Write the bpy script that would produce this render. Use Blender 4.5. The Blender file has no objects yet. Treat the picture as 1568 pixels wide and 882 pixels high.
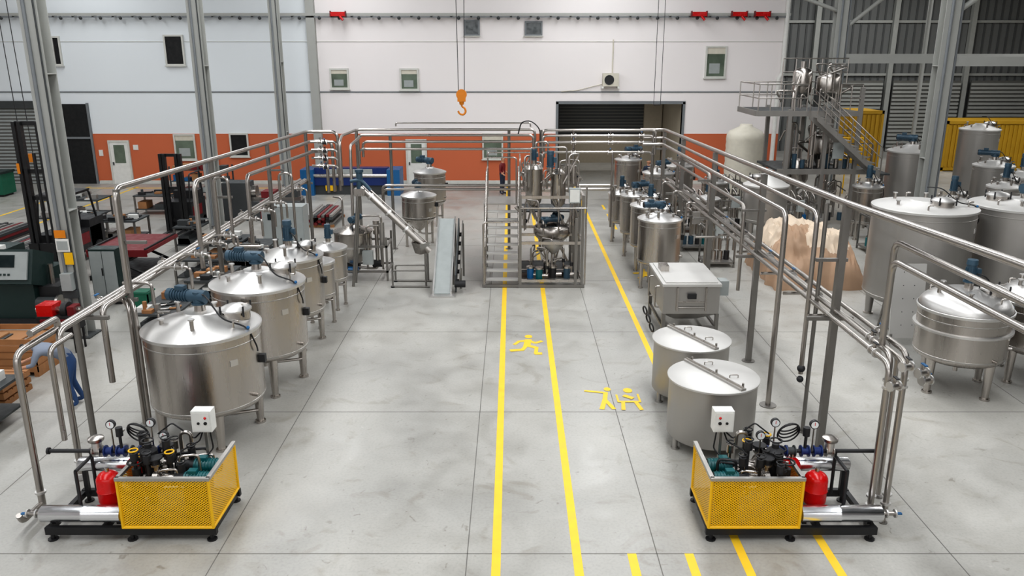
import bpy, math, random
from mathutils import Vector, Matrix, noise
random.seed(7)
sc=bpy.context.scene
sc.view_settings.view_transform='Standard'
sc.view_settings.exposure=.0
try: sc.view_settings.look='Medium High Contrast'
except Exception: pass
pi=math.pi
def lin(c): return tuple(((x/12.92) if x<=.04045 else ((x+.055)/1.055)**2.4) for x in c)
def rgb(r,g,b): return lin((r/255,g/255,b/255))
# ------------------------------------------------------------ materials
def mat(name,col,rough=.5,metal=0.0,var=.12,ns=6.0,bump=0.0,emit=0,stretch=(1,1,1),rv=.1):
    m=bpy.data.materials.new(name); m.use_nodes=True
    nt=m.node_tree; N=nt.nodes; L=nt.links; p=N['Principled BSDF']
    p.inputs['Metallic'].default_value=metal
    tc=N.new('ShaderNodeTexCoord'); mp=N.new('ShaderNodeMapping'); mp.inputs['Scale'].default_value=stretch
    L.new(tc.outputs['Object'],mp.inputs['Vector'])
    n=N.new('ShaderNodeTexNoise'); n.inputs['Scale'].default_value=ns; n.inputs['Detail'].default_value=4
    L.new(mp.outputs[0],n.inputs['Vector'])
    mx=N.new('ShaderNodeMix'); mx.data_type='RGBA'
    mx.inputs[6].default_value=(*[c*(1-var) for c in col],1); mx.inputs[7].default_value=(*[min(1,c*(1+var)) for c in col],1)
    L.new(n.outputs['Fac'],mx.inputs[0]); L.new(mx.outputs[2],p.inputs['Base Color'])
    mr=N.new('ShaderNodeMapRange'); mr.inputs[1].default_value=.3; mr.inputs[2].default_value=.7
    mr.inputs[3].default_value=max(.03,rough-rv); mr.inputs[4].default_value=min(1,rough+rv)
    L.new(n.outputs['Fac'],mr.inputs[0]); L.new(mr.outputs[0],p.inputs['Roughness'])
    if bump:
        b=N.new('ShaderNodeBump'); b.inputs['Strength'].default_value=bump; b.inputs['Distance'].default_value=.02
        L.new(n.outputs['Fac'],b.inputs['Height']); L.new(b.outputs[0],p.inputs['Normal'])
    return m
M={}
M['steel']=mat('brushed_steel',(.49,.46,.43),.28,1,.12,5,stretch=(1,1,.06),rv=.05)
M['lid']=mat('satin_steel_lid',(.64,.63,.615),.38,.9,.05,1.5,rv=.05)
M['lidm']=mat('matt_steel_lid',(.58,.57,.55),.5,.45,.05,1.5,rv=.05)
M['dull']=mat('matt_steel',(.42,.405,.385),.4,.78,.08,4,stretch=(1,1,.08),rv=.04)
M['pipe']=mat('pipe_steel',(.42,.395,.37),.3,1,.05,2,rv=.03)
M['post']=mat('post_steel',(.25,.24,.225),.4,.8,.08,3,rv=.05)
M['alu']=mat('aluminium_cladding',(.8,.81,.83),.24,1,.04,4,bump=.04,rv=.04)
M['black']=mat('black_paint',(.012,.012,.013),.45)
M['rubber']=mat('dark_iron',(.03,.03,.032),.5,.3)
M['yel']=mat('yellow_paint',rgb(232,182,15),.4,0,.06)
M['yel2']=mat('container_yellow_paint',rgb(182,142,28),.6,0,.15,2)
M['ylw_line']=mat('floor_yellow_paint',rgb(238,196,50),.55,0,.16,5)
M['red']=mat('red_enamel',rgb(195,14,16),.25,0,.05)
M['dred']=mat('dark_red_paint',rgb(110,24,30),.45)
M['motor']=mat('motor_blue_grey',rgb(58,82,98),.4,.2)
M['teal']=mat('teal_paint',rgb(8,92,96),.4)
M['blue']=mat('blue_paint',rgb(20,46,105),.38)
M['lblue']=mat('light_blue_paint',rgb(25,95,145),.4)
M['white']=mat('white_enamel',rgb(218,218,214),.4)
M['grey']=mat('grey_enamel',rgb(158,163,162),.5)
M['dgrey']=mat('dark_grey',rgb(62,65,66),.55)
M['dgreen']=mat('dark_green',rgb(22,44,42),.45)
M['green']=mat('green_plastic',rgb(20,95,72),.5)
M['wood']=mat('wood_board',rgb(158,112,72),.7,0,.3,4,stretch=(1,8,1))
M['card']=mat('cardboard',rgb(160,118,80),.8)
M['colum']=mat('column_paint',rgb(166,167,163),.55,.1,.08,3)
M['cream']=mat('cream_plastic',rgb(205,200,186),.5)
M['wallw']=mat('wall_white_panel',rgb(233,228,227),.6,0,.04,.25)
M['wallb']=mat('wall_cool_panel',rgb(222,227,230),.6,0,.03,.25)
M['orange']=mat('wall_orange_paint',rgb(193,104,68),.6,0,.06,.6)
M['trim']=mat('wall_trim',rgb(200,200,194),.55)
M['seam']=mat('wall_seam',rgb(118,122,125),.6)
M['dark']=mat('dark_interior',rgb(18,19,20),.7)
M['shut']=mat('shutter_grey',rgb(112,112,108),.55,.2)
M['clad']=mat('annex_cladding',rgb(112,114,113),.7)
M['cladd']=mat('annex_cladding_groove',rgb(84,86,86),.7)
M['cladl']=mat('annex_cladding_light',rgb(165,167,163),.7)
M['beige']=mat('beige_plaster',rgb(178,168,150),.7)
M['glassd']=mat('window_glass_dark',rgb(34,44,46),.1)
M['glassg']=mat('window_glass_green',rgb(100,112,98),.15,0,.6,1.5)
M['glassb']=mat('gauge_glass',rgb(225,228,228),.2)
M['ceil']=mat('ceiling_sheet',rgb(105,107,110),.7)
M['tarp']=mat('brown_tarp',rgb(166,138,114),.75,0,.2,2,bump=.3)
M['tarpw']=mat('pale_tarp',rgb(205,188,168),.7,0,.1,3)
M['orang']=mat('hook_orange',rgb(215,130,20),.4)
M['denim']=mat('denim_cloth',rgb(46,74,116),.85)
M['shirt']=mat('grey_shirt_cloth',rgb(128,136,150),.85)
M['navy']=mat('navy_cloth',rgb(40,48,66),.85)
M['skin']=mat('skin',rgb(190,140,112),.6)
M['hair']=mat('hair_dark',rgb(30,24,20),.7)
M['joint']=mat('floor_joint',rgb(112,110,106),.8)
def perf():
    m=mat('yellow_perforated_sheet',rgb(236,186,12),.4,0,.06); nt=m.node_tree;N=nt.nodes;L=nt.links
    tc=N.new('ShaderNodeTexCoord'); s=N.new('ShaderNodeSeparateXYZ'); L.new(tc.outputs['Object'],s.inputs[0])
    a=N.new('ShaderNodeMath'); a.operation='ADD'; L.new(s.outputs[0],a.inputs[0]); L.new(s.outputs[1],a.inputs[1])
    def sn(o,k):
        mu=N.new('ShaderNodeMath'); mu.operation='MULTIPLY'; mu.inputs[1].default_value=k; L.new(o,mu.inputs[0])
        si=N.new('ShaderNodeMath'); si.operation='SINE'; L.new(mu.outputs[0],si.inputs[0]); return si.outputs[0]
    pr=N.new('ShaderNodeMath'); pr.operation='MULTIPLY'; L.new(sn(a.outputs[0],130),pr.inputs[0]); L.new(sn(s.outputs[2],170),pr.inputs[1])
    g=N.new('ShaderNodeMath'); g.operation='GREATER_THAN'; g.inputs[1].default_value=.13; L.new(pr.outputs[0],g.inputs[0])
    t=N.new('ShaderNodeBsdfTransparent'); mx=N.new('ShaderNodeMixShader'); L.new(g.outputs[0],mx.inputs[0])
    L.new(N['Principled BSDF'].outputs[0],mx.inputs[1]); L.new(t.outputs[0],mx.inputs[2]); L.new(mx.outputs[0],N['Material Output'].inputs[0]); return m
M['perf']=perf()
def concrete():
    m=bpy.data.materials.new('polished_concrete'); m.use_nodes=True; nt=m.node_tree;N=nt.nodes;L=nt.links;p=N['Principled BSDF']
    tc=N.new('ShaderNodeTexCoord')
    def nz(s,d,dist=0):
        n=N.new('ShaderNodeTexNoise'); n.inputs['Scale'].default_value=s; n.inputs['Detail'].default_value=d; n.inputs['Distortion'].default_value=dist; L.new(tc.outputs['Object'],n.inputs['Vector']); return n
    n1=nz(.22,9,.5); n2=nz(1.3,10,.6); n3=nz(24,4); n4=nz(4,8,2.0); n6=nz(.9,12,3.0)
    def ramp(n,p0,c0,p1,c1):
        r=N.new('ShaderNodeValToRGB'); e=r.color_ramp.elements; e[0].position=p0; e[0].color=(*c0,1); e[1].position=p1; e[1].color=(*c1,1); L.new(n.outputs['Fac'],r.inputs[0]); return r.outputs[0]
    c1=ramp(n1,.32,rgb(154,153,149),.68,rgb(180,178,172))
    c2=ramp(n2,.3,(.88,.875,.865),.65,(1.04,1.04,1.04)); c3=ramp(n3,.3,(.9,.9,.9),.55,(1,1,1)); c4=ramp(n4,.26,(.7,.68,.65),.34,(1,1,1)); c5=ramp(n4,.68,(1,1,1),.78,(1.18,1.18,1.18)); c6=ramp(n6,.3,(.86,.84,.81),.42,(1,1,1))
    def mul(a,b,f=1):
        x=N.new('ShaderNodeMix'); x.data_type='RGBA'; x.blend_type='MULTIPLY'; x.inputs[0].default_value=f; L.new(a,x.inputs[6]); L.new(b,x.inputs[7]); return x.outputs[2]
    L.new(mul(mul(mul(mul(mul(c1,c2),c3),c4),c5),c6),p.inputs['Base Color'])
    mr=N.new('ShaderNodeMapRange'); mr.inputs[1].default_value=.35; mr.inputs[2].default_value=.65; mr.inputs[3].default_value=.3; mr.inputs[4].default_value=.48; L.new(n2.outputs['Fac'],mr.inputs[0]); L.new(mr.outputs[0],p.inputs['Roughness'])
    return m
M['floor']=concrete()
# ------------------------------------------------------------ builder
class B:
    def __init__(s,name,loc=(0,0,0),rz=0,mx=False):
        s.name=name; s.loc=loc; s.rz=rz; s.mx=mx; s.v=[]; s.f=[]; s.m=[]; s.mats=[]
    def add(s,vs,fs,m):
        o=len(s.v)
        if m not in s.mats: s.mats.append(m)
        k=s.mats.index(m)
        for v in vs: s.v.append((-v[0] if s.mx else v[0],v[1],v[2]))
        for f in fs:
            f=[i+o for i in f]
            if s.mx: f=f[::-1]
            s.f.append(f); s.m.append(k)
    def box(s,x0,x1,y0,y1,z0,z1,m,R=None,c=None):
        vs=[Vector((x,y,z)) for z in (z0,z1) for y in (y0,y1) for x in (x0,x1)]
        if R is not None:
            c=Vector(c) if c else Vector(((x0+x1)/2,(y0+y1)/2,(z0+z1)/2)); vs=[R@(v-c)+c for v in vs]
        s.add(vs,[(0,2,3,1),(4,5,7,6),(0,1,5,4),(2,6,7,3),(0,4,6,2),(1,3,7,5)],m)
    def cyl(s,p,q,r,m,r2=None,n=12):
        p=Vector(p);q=Vector(q);r2=r if r2 is None else r2
        d=(q-p).normalized(); a=d.orthogonal().normalized(); b=d.cross(a)
        vs=[]
        for c,rr in((p,r),(q,r2)):
            for i in range(n):
                t=2*pi*i/n; vs.append(c+(a*math.cos(t)+b*math.sin(t))*rr)
        fs=[(i,(i+1)%n,n+(i+1)%n,n+i) for i in range(n)]+[tuple(range(n))[::-1],tuple(range(n,2*n))]
        s.add(vs,fs,m)
    def lathe(s,prof,m,c=(0,0,0),n=36,d=(0,0,1)):
        d=Vector(d).normalized(); a=d.orthogonal().normalized() if abs(d.z)<.99 else Vector((1,0,0)); b=d.cross(a); c=Vector(c)
        vs=[];fs=[]
        for r,z in prof:
            for i in range(n):
                t=2*pi*i/n; vs.append(c+d*z+(a*math.cos(t)+b*math.sin(t))*max(r,1e-4))
        for j in range(len(prof)-1):
            for i in range(n): fs.append((j*n+i,j*n+(i+1)%n,(j+1)*n+(i+1)%n,(j+1)*n+i))
        s.add(vs,fs,m)
    def sph(s,c,r,m,k=1,n=14):
        s.lathe([(r*math.sin(t*pi/8),-k*r*math.cos(t*pi/8)) for t in range(9)],m,c,n)
    def tube(s,pts,r,m,n=8,bend=None):
        P=[Vector(p) for p in pts]; bend=bend or r*3.5
        Q=[P[0]]
        for i in range(1,len(P)-1):
            a=P[i-1]-P[i]; c=P[i+1]-P[i]; l=min(bend,a.length*.45,c.length*.45)
            if a.length<1e-5 or c.length<1e-5: continue
            A=P[i]+a.normalized()*l; C=P[i]+c.normalized()*l
            for k in range(5):
                t=k/4; Q.append(A*(1-t)**2+P[i]*2*t*(1-t)+C*t*t)
        Q.append(P[-1])
        d=(Q[1]-Q[0]).normalized(); a=d.orthogonal().normalized(); vs=[];fs=[]
        for i,q in enumerate(Q):
            t=((Q[min(i+1,len(Q)-1)]-Q[max(i-1,0)])).normalized()
            a=(a-t*a.dot(t)).normalized(); b=t.cross(a)
            for k in range(n):
                w=2*pi*k/n; vs.append(q+(a*math.cos(w)+b*math.sin(w))*r)
        for j in range(len(Q)-1):
            for i in range(n): fs.append((j*n+i,j*n+(i+1)%n,(j+1)*n+(i+1)%n,(j+1)*n+i))
        e=(len(Q)-1)*n
        fs+= [tuple(range(n))[::-1],tuple(range(e,e+n))]
        s.add(vs,fs,m)
    def ring(s,c,R,r,m,d=(0,0,1),n=20):
        d=Vector(d).normalized(); a=d.orthogonal().normalized(); b=d.cross(a); c=Vector(c)
        s.tube([c+(a*math.cos(2*pi*i/n)+b*math.sin(2*pi*i/n))*R for i in range(n+1)],r,m,6,bend=.001)
    def done(s,parent=None):
        me=bpy.data.meshes.new(s.name); me.from_pydata(s.v,[],s.f)
        for k in s.mats: me.materials.append(M[k])
        me.polygons.foreach_set('material_index',s.m)
        me.polygons.foreach_set('use_smooth',[True]*len(s.f)); me.update()
        me.set_sharp_from_angle(angle=math.radians(47))
        o=bpy.data.objects.new(s.name,me); sc.collection.objects.link(o); o.location=s.loc; o.rotation_euler=(0,0,s.rz)
        if parent: o.parent=parent
        return o
def quad(name,x0,x1,y0,y1,z0,z1,m,parent=None):
    b=B(name); b.box(x0,x1,y0,y1,z0,z1,m); return b.done(parent)
# ------------------------------------------------------------ room
BY=41.0
quad('floor',-30,45,-6,60,-.2,0,'floor')
fl=bpy.data.objects['floor']
b=B('floor_joints')
for x in (-20,-15.6,-11.6,-7.8,-3.95,-.6,1.95,5.9,9.8,13.7,18): b.box(x-.007,x+.007,-6,41,0,.0015,'joint')
for y in (5,9.45,13.9,18.4,22.9,27.4,31.9,36.4): b.box(-30,30,y-.007,y+.007,0,.0015,'joint')
b.done(fl)
quad('ceiling',-30,45,-6,60,13,13.2,'ceil')
quad('wall_left',-30.3,-30,-6,41.3,0,13,'wallw')
quad('wall_front',-30,45,-6.3,-6,0,13,'wallw')
quad('wall_right',45,45.3,-6,60,0,13,'cladl')
b=B('wall_back')
OX0,OX1,OZ=2.3,8.45,3.95
b.box(-30,-9.55,BY,BY+.3,0,13,'wallb'); b.box(-9.55,OX0,BY,BY+.3,0,13,'wallw'); b.box(OX1,13.3,BY,BY+.3,0,13,'wallw'); b.box(OX0,OX1,BY,BY+.3,OZ,13,'wallw')
b.box(-21.0,OX0,BY-.02,BY,0.12,2.5,'orange'); b.box(OX1,13.3,BY-.02,BY,0.12,2.5,'orange')
b.done()
b=B('trim_1')
for x0,x1 in ((-20.9,OX0),(OX1,13.3)): b.box(x0,x1,BY-.04,BY,0,.16,'trim')
b.box(-30,13.3,BY-.03,BY,4.5,4.56,'seam'); b.box(-30,13.3,BY-.03,BY,6.9,6.915,'trim')
b.box(OX0-.12,OX0,BY-.05,BY+.3,0,OZ+.1,'seam'); b.box(OX1,OX1+.12,BY-.05,BY+.3,0,OZ+.1,'seam'); b.box(OX0-.12,OX1+.12,BY-.05,BY,OZ,OZ+.14,'seam')
b.done()
b=B('trim_2')
b.box(-30,13.3,BY-.32,BY-.22,8.08,8.2,'colum'); b.box(-30,13.3,BY-.3,BY-.24,8.0,8.06,'seam')
x=-29.5
while x<13.2:
    b.box(x-.05,x+.05,BY-.3,BY,8.02,8.1,'colum'); b.sph((x+.35,BY-.27,7.98),.085,'dgrey',n=8); x+=.95
b.done()
b=B('wall_column'); b.box(-9.85,-9.45,BY-.3,BY,0,13,'colum'); b.done()
b=B('downpipe'); b.tube([(13.15,BY-.25,12.9),(13.15,BY-.25,5.4),(13.0,BY-.25,5.2),(13.0,BY-.25,.0)],.11,'white'); b.done()
quad('wall_corridor_left',OX0-.3,OX0,BY+.3,49,0,4.6,'beige'); quad('wall_corridor_right',OX1,OX1+.3,BY+.3,49,0,4.6,'beige')
quad('wall_corridor_back',OX0-.3,OX1+.3,49,49.3,0,4.6,'beige'); quad('ceiling_corridor',OX0-.3,OX1+.3,BY+.3,49.3,4.6,4.8,'dgrey')
b=B('door_1'); 
b.box(OX0+.35,OX1-1.05,46.5,46.6,1.9,4.5,'shut')
for i in range(15): b.box(OX0+.35,OX1-1.05,46.46,46.5,1.94+i*.17,2.02+i*.17,'dgrey')
b.box(OX0+.35,OX1-1.05,46.2,46.9,3.9,4.5,'dgrey'); b.box(OX1-1.05,OX1-.05,46.2,46.6,0,4.5,'beige'); b.box(OX0+.05,OX0+.35,46.2,46.6,0,4.5,'dgrey')
b.done()
b=B('door_2'); b.box(-26,-22.9,BY-.06,BY,0,3.95,'shut')
for i in range(22): b.box(-26,-22.9,BY-.1,BY-.06,.04+i*.17,.12+i*.17,'grey')
b.box(-22.95,-22.75,BY-.12,BY,0,4.05,'seam'); b.box(-26,-22.9,BY-.25,BY,3.75,4.1,'dgrey'); b.done()
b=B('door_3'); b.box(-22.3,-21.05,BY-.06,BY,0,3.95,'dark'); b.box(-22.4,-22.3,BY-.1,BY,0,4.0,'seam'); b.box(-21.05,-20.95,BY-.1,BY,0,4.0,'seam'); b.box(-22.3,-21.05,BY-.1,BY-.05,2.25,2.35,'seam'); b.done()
nw=[0]
def window(x0,x1,z0,z1,g='glassg',sill=True):
    nw[0]+=1; b=B('window_%d'%nw[0]); w=.08; y=BY-.07
    b.box(x0,x1,y+.03,BY-.0,z0,z1,g)
    if g=='glassg':
        b.box(x0+.15*(x1-x0),x0+.75*(x1-x0),y+.025,y+.031,z0+.1*(z1-z0),z0+.45*(z1-z0),'grey'); b.box(x0,x1,y+.025,y+.03,z0+.78*(z1-z0),z1,'cream')
    for a,c,d,e in ((x0-w,x0,z0-w,z1+w),(x1,x1+w,z0-w,z1+w),(x0,x1,z0-w,z0),(x0,x1,z1,z1+w)): b.box(a,c,y-.02,BY,d,e,'seam' if g=='glassd' else 'trim')
    if sill: b.box(x0-.12,x1+.12,y-.08,BY,z0-w-.04,z0-w,'trim')
    b.done()
def wp(xa,ya,xb,yb):
    t=BY/(1.0597-.0002272*(ya+yb)/2); f=lambda x:(x-784)*t/1240; g=lambda y:6.5-t*(y-77)/1292.3
    return f(xa),f(xb),g(yb),g(ya)
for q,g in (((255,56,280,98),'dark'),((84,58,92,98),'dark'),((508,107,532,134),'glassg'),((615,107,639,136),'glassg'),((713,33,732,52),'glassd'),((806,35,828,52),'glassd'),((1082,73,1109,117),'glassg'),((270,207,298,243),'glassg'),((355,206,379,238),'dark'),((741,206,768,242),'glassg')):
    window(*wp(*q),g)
def door(x0,x1,z1,g='glassg'):
    b=B('door_%d'%(1+len([o for o in bpy.data.objects if o.name.startswith('door_')]))); y=BY-.08
    b.box(x0,x1,y,BY,0,z1,'white'); b.box(x0-.08,x0,y-.03,BY,0,z1+.08,'trim'); b.box(x1,x1+.08,y-.03,BY,0,z1+.08,'trim'); b.box(x0,x1,y-.03,BY,z1,z1+.08,'trim')
    b.box(x0+.18,x1-.18,y-.015,y,1.05,z1-.15,g); b.box(x0+.07,x0+.12,y-.06,y,.95,1.1,'dgrey'); b.done()
door(-20.15,-19.25,2.1); door(-5.25,-4.35,2.15)
b=B('wall_sign'); b.box(-19.0,-18.75,BY-.05,BY-.02,1.7,1.95,'white'); b.box(-20.75,-20.55,BY-.05,BY-.02,1.4,1.7,'white'); b.done()
b=B('fire_extinguisher',(-14.9,BY-.2,.9)); b.lathe([(0,0),(.08,0),(.09,.03),(.09,.4),(.05,.48),(.02,.5),(0,.5)],'red',n=16); b.box(-.03,.03,-.05,.02,.5,.56,'black'); b.box(-.04,.04,.07,.15,.1,.4,'dgrey'); b.done()
b=B('air_conditioner'); x0,x1,z0,z1=wp(922,112,946,132); b.box(x0,x1,BY-.4,BY-.04,z0,z1,'cream'); b.ring(((x0+x1)/2-.08,BY-.42,(z0+z1)/2),.22,.015,'dgrey',(0,1,0)); b.cyl(((x0+x1)/2-.08,BY-.41,(z0+z1)/2),((x0+x1)/2-.08,BY-.4,(z0+z1)/2),.21,'rubber',n=20)
b.box(x0-.05,x0+.05,BY-.4,BY-.01,z0-.1,z0,'white'); b.box(x1-.05,x1+.05,BY-.4,BY-.01,z0-.1,z0,'white'); b.tube([((x0+x1)/2+.1,BY-.05,z1),((x0+x1)/2+.1,BY-.05,7.0)],.03,'cream'); b.tube([(x0,BY-.05,z0+.1),(x0-1.2,BY-.05,z0-.2),(x0-2.0,BY-.05,z0-.25)],.02,'cream'); b.done()
for px in (520,1068,1129,1164):
    x=(px-784)*38.8/1240; b=B('alarm_beacon',(x,BY-.45,8.15)); b.box(-.34,.34,-.1,.08,-.1,.1,'red'); b.box(-.38,-.34,-.12,.1,-.14,.14,'dred'); b.box(.34,.38,-.12,.1,-.14,.14,'dred'); b.cyl((.1,-.1,-.1),(.25,-.16,-.28),.06,'red'); b.tube([(0,.08,.05),(0,.3,.1),(0,.32,.02)],.02,'black'); b.done()
# annex hall
quad('wall_annex_side',13.0,13.3,41.3,60,0,13,'clad')
b=B('wall_annex_back'); b.box(13.3,45,55,55.3,0,13,'clad')
x=13.5
while x<45: b.box(x,x+.12,54.95,55,0,13,'cladd'); x+=.5
for x in (14.5,19.5,24.5,29.5,34.5,39.5): b.box(x,x+.3,54.6,55,0,13,'cladl')
for z in (4.9,8.2): b.box(13.3,45,54.85,54.95,z,z+.15,'cladl')
b.done()
for x0,x1 in ((20.2,24.2),(24.9,29.3),(30,34)):
    b=B('door_%d'%(1+len([o for o in bpy.data.objects if o.name.startswith('door_')]))); b.box(x0,x1,54.5,54.58,0,4.6,'shut')
    for i in range(18): b.box(x0,x1,54.42,54.5,.05+i*.25,.2+i*.25,'cladl')
    b.done()
def column(x,y,w=.2,n='steel_column'):
    b=B(n,(x,y,0))
    b.box(-w,w,-.2,-.18,0,13,'colum'); b.box(-w,w,.18,.2,0,13,'colum'); b.box(-.012,.012,-.18,.18,0,13,'colum')
    b.box(-w-.1,w+.1,-.3,.3,0,.03,'dgrey')
    for z in (3,6,9,11.5): b.box(-w,w,-.18,.18,z,z+.02,'colum')
    return b
for i,y in enumerate((0.0,9.1,18.2,27.5,36.6)):
    b=column(-10.2,y)
    b.cyl((-.06,-.24,.2),(-.06,-.24,12.8),.04,'seam',n=8); b.tube([(.15,-.23,0.1),(.15,-.23,12.8)],.02,'dgrey',6)
    if i==2: b.box(-.15,.15,-.3,-.285,2.1,2.4,'white'); b.box(-.12,.12,-.31,-.3,2.15,2.35,'grey'); b.box(-.15,.1,-.3,-.285,2.42,2.6,'orang'); b.box(.0,.19,-.3,-.285,1.8,2.08,'yel'); b.box(-.12,.12,-.4,-.2,1.2,1.6,'grey'); b.box(-.16,.16,-.32,-.2,1.0,1.18,'dgrey')
    b.done()
for y in (0,9.1,18.2,27.5,36.6):
    b=column(14.1,y,.24); b.cyl((.32,-.1,0),(.32,-.1,12.8),.05,'seam',n=8); b.cyl((-.05,-.24,0),(-.05,-.24,12.8),.05,'seam',n=8); b.done()
b=B('crane_beam'); 
b.box(14.0,14.2,0.2,36.4,11.2,11.7,'colum')
b.box(14.28,45,36.5,36.7,5.95,6.35,'colum'); b.box(14.28,45,27.4,27.6,6.0,6.3,'colum')
b.tube([(14.2,36.6,7.3),(17.0,36.6,9.6)],.09,'colum'); b.tube([(14.2,27.5,7.6),(17.0,27.5,9.6)],.09,'colum'); b.tube([(14.0,36.6,8.1),(11.4,36.6,9.0)],.08,'colum'); b.tube([(14.2,36.6,9.6),(45,36.6,9.6)],.09,'colum'); b.tube([(19,45,6.2),(45,45,6.2)],.1,'colum'); b.tube([(22,45,0),(22,45,12.2)],.12,'colum'); b.tube([(31,45,0),(31,45,12.2)],.12,'colum')
b.done()
b=B('crane_beam'); b.box(-10.3,-10.1,0.2,36.4,11.2,11.7,'colum'); b.done()
b=B('roof_truss')
for y in (0,9.1,18.2,27.5,36.6): b.box(-30,45,y-.1,y+.1,12.2,12.9,'colum')
b.done()
b=B('crane_hook',(-1.64,27,4.6))
for dx in (-.16,.16): b.cyl((dx*.6,0,.6),(dx*1.1,0,8.3),.012,'rubber',n=6)
b.cyl((0,-.09,.52),(0,.09,.52),.17,'orang',n=20); b.box(-.13,.13,-.1,.1,.3,.55,'orang'); b.cyl((0,0,.2),(0,0,.32),.07,'orang',r2=.09)
b.tube([(0,0,.25),(0,0,.15),(.11,0,.08),(.13,0,-.04),(.05,0,-.13),(-.07,0,-.1),(-.12,0,.0)],.032,'orang',8,bend=.05)
b.box(-.4,.4,-.2,.2,8.1,8.3,'yel'); b.done()
b=B('hoist_chain',(5.25,30,0)); b.cyl((-.12,0,4.6),(-.12,0,12.9),.01,'rubber',n=6); b.cyl((.12,0,4.6),(.12,0,12.9),.01,'rubber',n=6); b.cyl((-.12,0,4.6),(.12,0,4.6),.015,'rubber',n=6); b.done()
b=B('hoist_chain',(-14.8,25,0)); b.cyl((-.2,0,3.4),(-.3,0,12.9),.012,'rubber',n=6); b.cyl((.1,0,3.4),(.0,0,12.9),.012,'rubber',n=6); b.box(-.2,.12,-.06,.06,3.2,3.45,'orang'); b.done()
# ------------------------------------------------------------ floor markings
b=B('floor_marking')
def ln(x0,x1,y0,y1): b.box(x0,x1,y0,y1,0,.003,'ylw_line')
ln(-.27,-.15,0,40); ln(.81,.93,0,40); ln(3.03,3.15,0,9.9); ln(3.03,3.15,16.2,40); ln(4.2,4.32,0,9.9); ln(1.55,1.67,0,9.45); ln(2.32,2.44,0,9.45)
ln(3.9,4.0,30,31.2); ln(3.9,4.0,32,33); ln(3.9,4,34,35)
for x in (-21,-18.6): ln(x,x+.12,24,40)
ln(-21,-12,39.5,39.62)
zk=[.003]
def nz_(): zk[0]+=.0003; return zk[0]
def stroke(pts,w,cx,cy):
    for (x0,y0),(x1,y1) in zip(pts,pts[1:]):
        z=nz_(); d=Vector((x1-x0,y1-y0,0)); l=d.length; d/=l; w2=w*(1+.7*abs(d.x)); nn=Vector((-d.y,d.x,0))*w2/2; a=Vector((cx+x0,cy+y0,z))-d*w*.3; c=Vector((cx+x1,cy+y1,z))+d*w*.3
        b.add([a-nn,c-nn,c+nn,a+nn],[(0,1,2,3)],'ylw_line')
def disc(x,y,r): z=nz_(); b.add([(x+r*math.cos(i*pi/8),y+1.3*r*math.sin(i*pi/8),z) for i in range(16)],[tuple(range(16))],'ylw_line')
cx,cy=.36,17.5
disc(cx+.03,cy+.56,.09); stroke([(.02,.32),(-.02,-.05)],.15,cx,cy); stroke([(.02,.28),(.18,.12),(.33,.24)],.065,cx,cy); stroke([(.0,.28),(-.2,.22),(-.3,.02)],.065,cx,cy)
stroke([(.0,-.05),(.2,-.2),(.17,-.56),(.29,-.56)],.08,cx,cy); stroke([(-.03,-.05),(-.12,-.32),(-.38,-.38)],.08,cx,cy)
cx,cy=2.0,14.45
disc(cx-.1,cy+.5,.07); disc(cx+.3,cy+.44,.09); stroke([(-.55,.42),(-.14,.32)],.045,cx,cy); stroke([(-.15,.32),(-.2,-.0),(-.3,-.42)],.08,cx,cy); stroke([(-.2,0),(-.08,-.42)],.07,cx,cy)
stroke([(.05,.22),(.05,-.1),(.47,-.1),(.47,.25)],.04,cx,cy); stroke([(.14,-.1),(.1,-.46)],.07,cx,cy); stroke([(.38,-.1),(.44,-.46)],.07,cx,cy); stroke([(.2,.18),(.34,.06)],.07,cx,cy)
cx,cy=4.0,23.6; disc(cx,cy+.5,.1); stroke([(0,.3),(0,-.1)],.17,cx,cy); stroke([(0,-.1),(.22,-.45)],.09,cx,cy); stroke([(0,-.1),(-.22,-.45)],.09,cx,cy); stroke([(-.3,.1),(.3,.22)],.08,cx,cy)
b.done(fl)
# ------------------------------------------------------------ tanks
def gearmotor(b,x,y,z,ang=0,s=1.0,m='motor'):
    ca,sa=math.cos(ang),math.sin(ang); d=Vector((ca,sa,0)); c=Vector((x,y,z))
    b.cyl(c,c+Vector((0,0,.16*s)),.1*s,'steel',r2=.08*s,n=16); b.cyl(c+Vector((0,0,.14*s)),c+Vector((0,0,.17*s)),.13*s,m,n=16)
    b.cyl(c+Vector((0,0,.17*s)),c+Vector((0,0,.36*s)),.11*s,m,r2=.1*s,n=10)
    g=c+Vector((0,0,.27*s)); b.cyl(g-d*.14*s,g+d*.16*s,.11*s,m,n=12)
    b.cyl(g+d*.16*s,g+d*.5*s,.095*s,m,n=14)
    for i in range(6): q=g+d*(.2+i*.05)*s; b.cyl(q,q+d*.015*s,.112*s,m,n=14)
    b.cyl(g+d*.5*s,g+d*.58*s,.108*s,m,n=14); b.cyl(g+d*.58*s,g+d*.6*s,.09*s,'rubber',n=14)
    q=g+d*.33*s+Vector((0,0,.13*s)); R=Matrix.Rotation(ang,3,'Z'); b.box(q.x-.08*s,q.x+.08*s,q.y-.06*s,q.y+.06*s,q.z-.04*s,q.z+.04*s,m,R=R)
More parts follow.
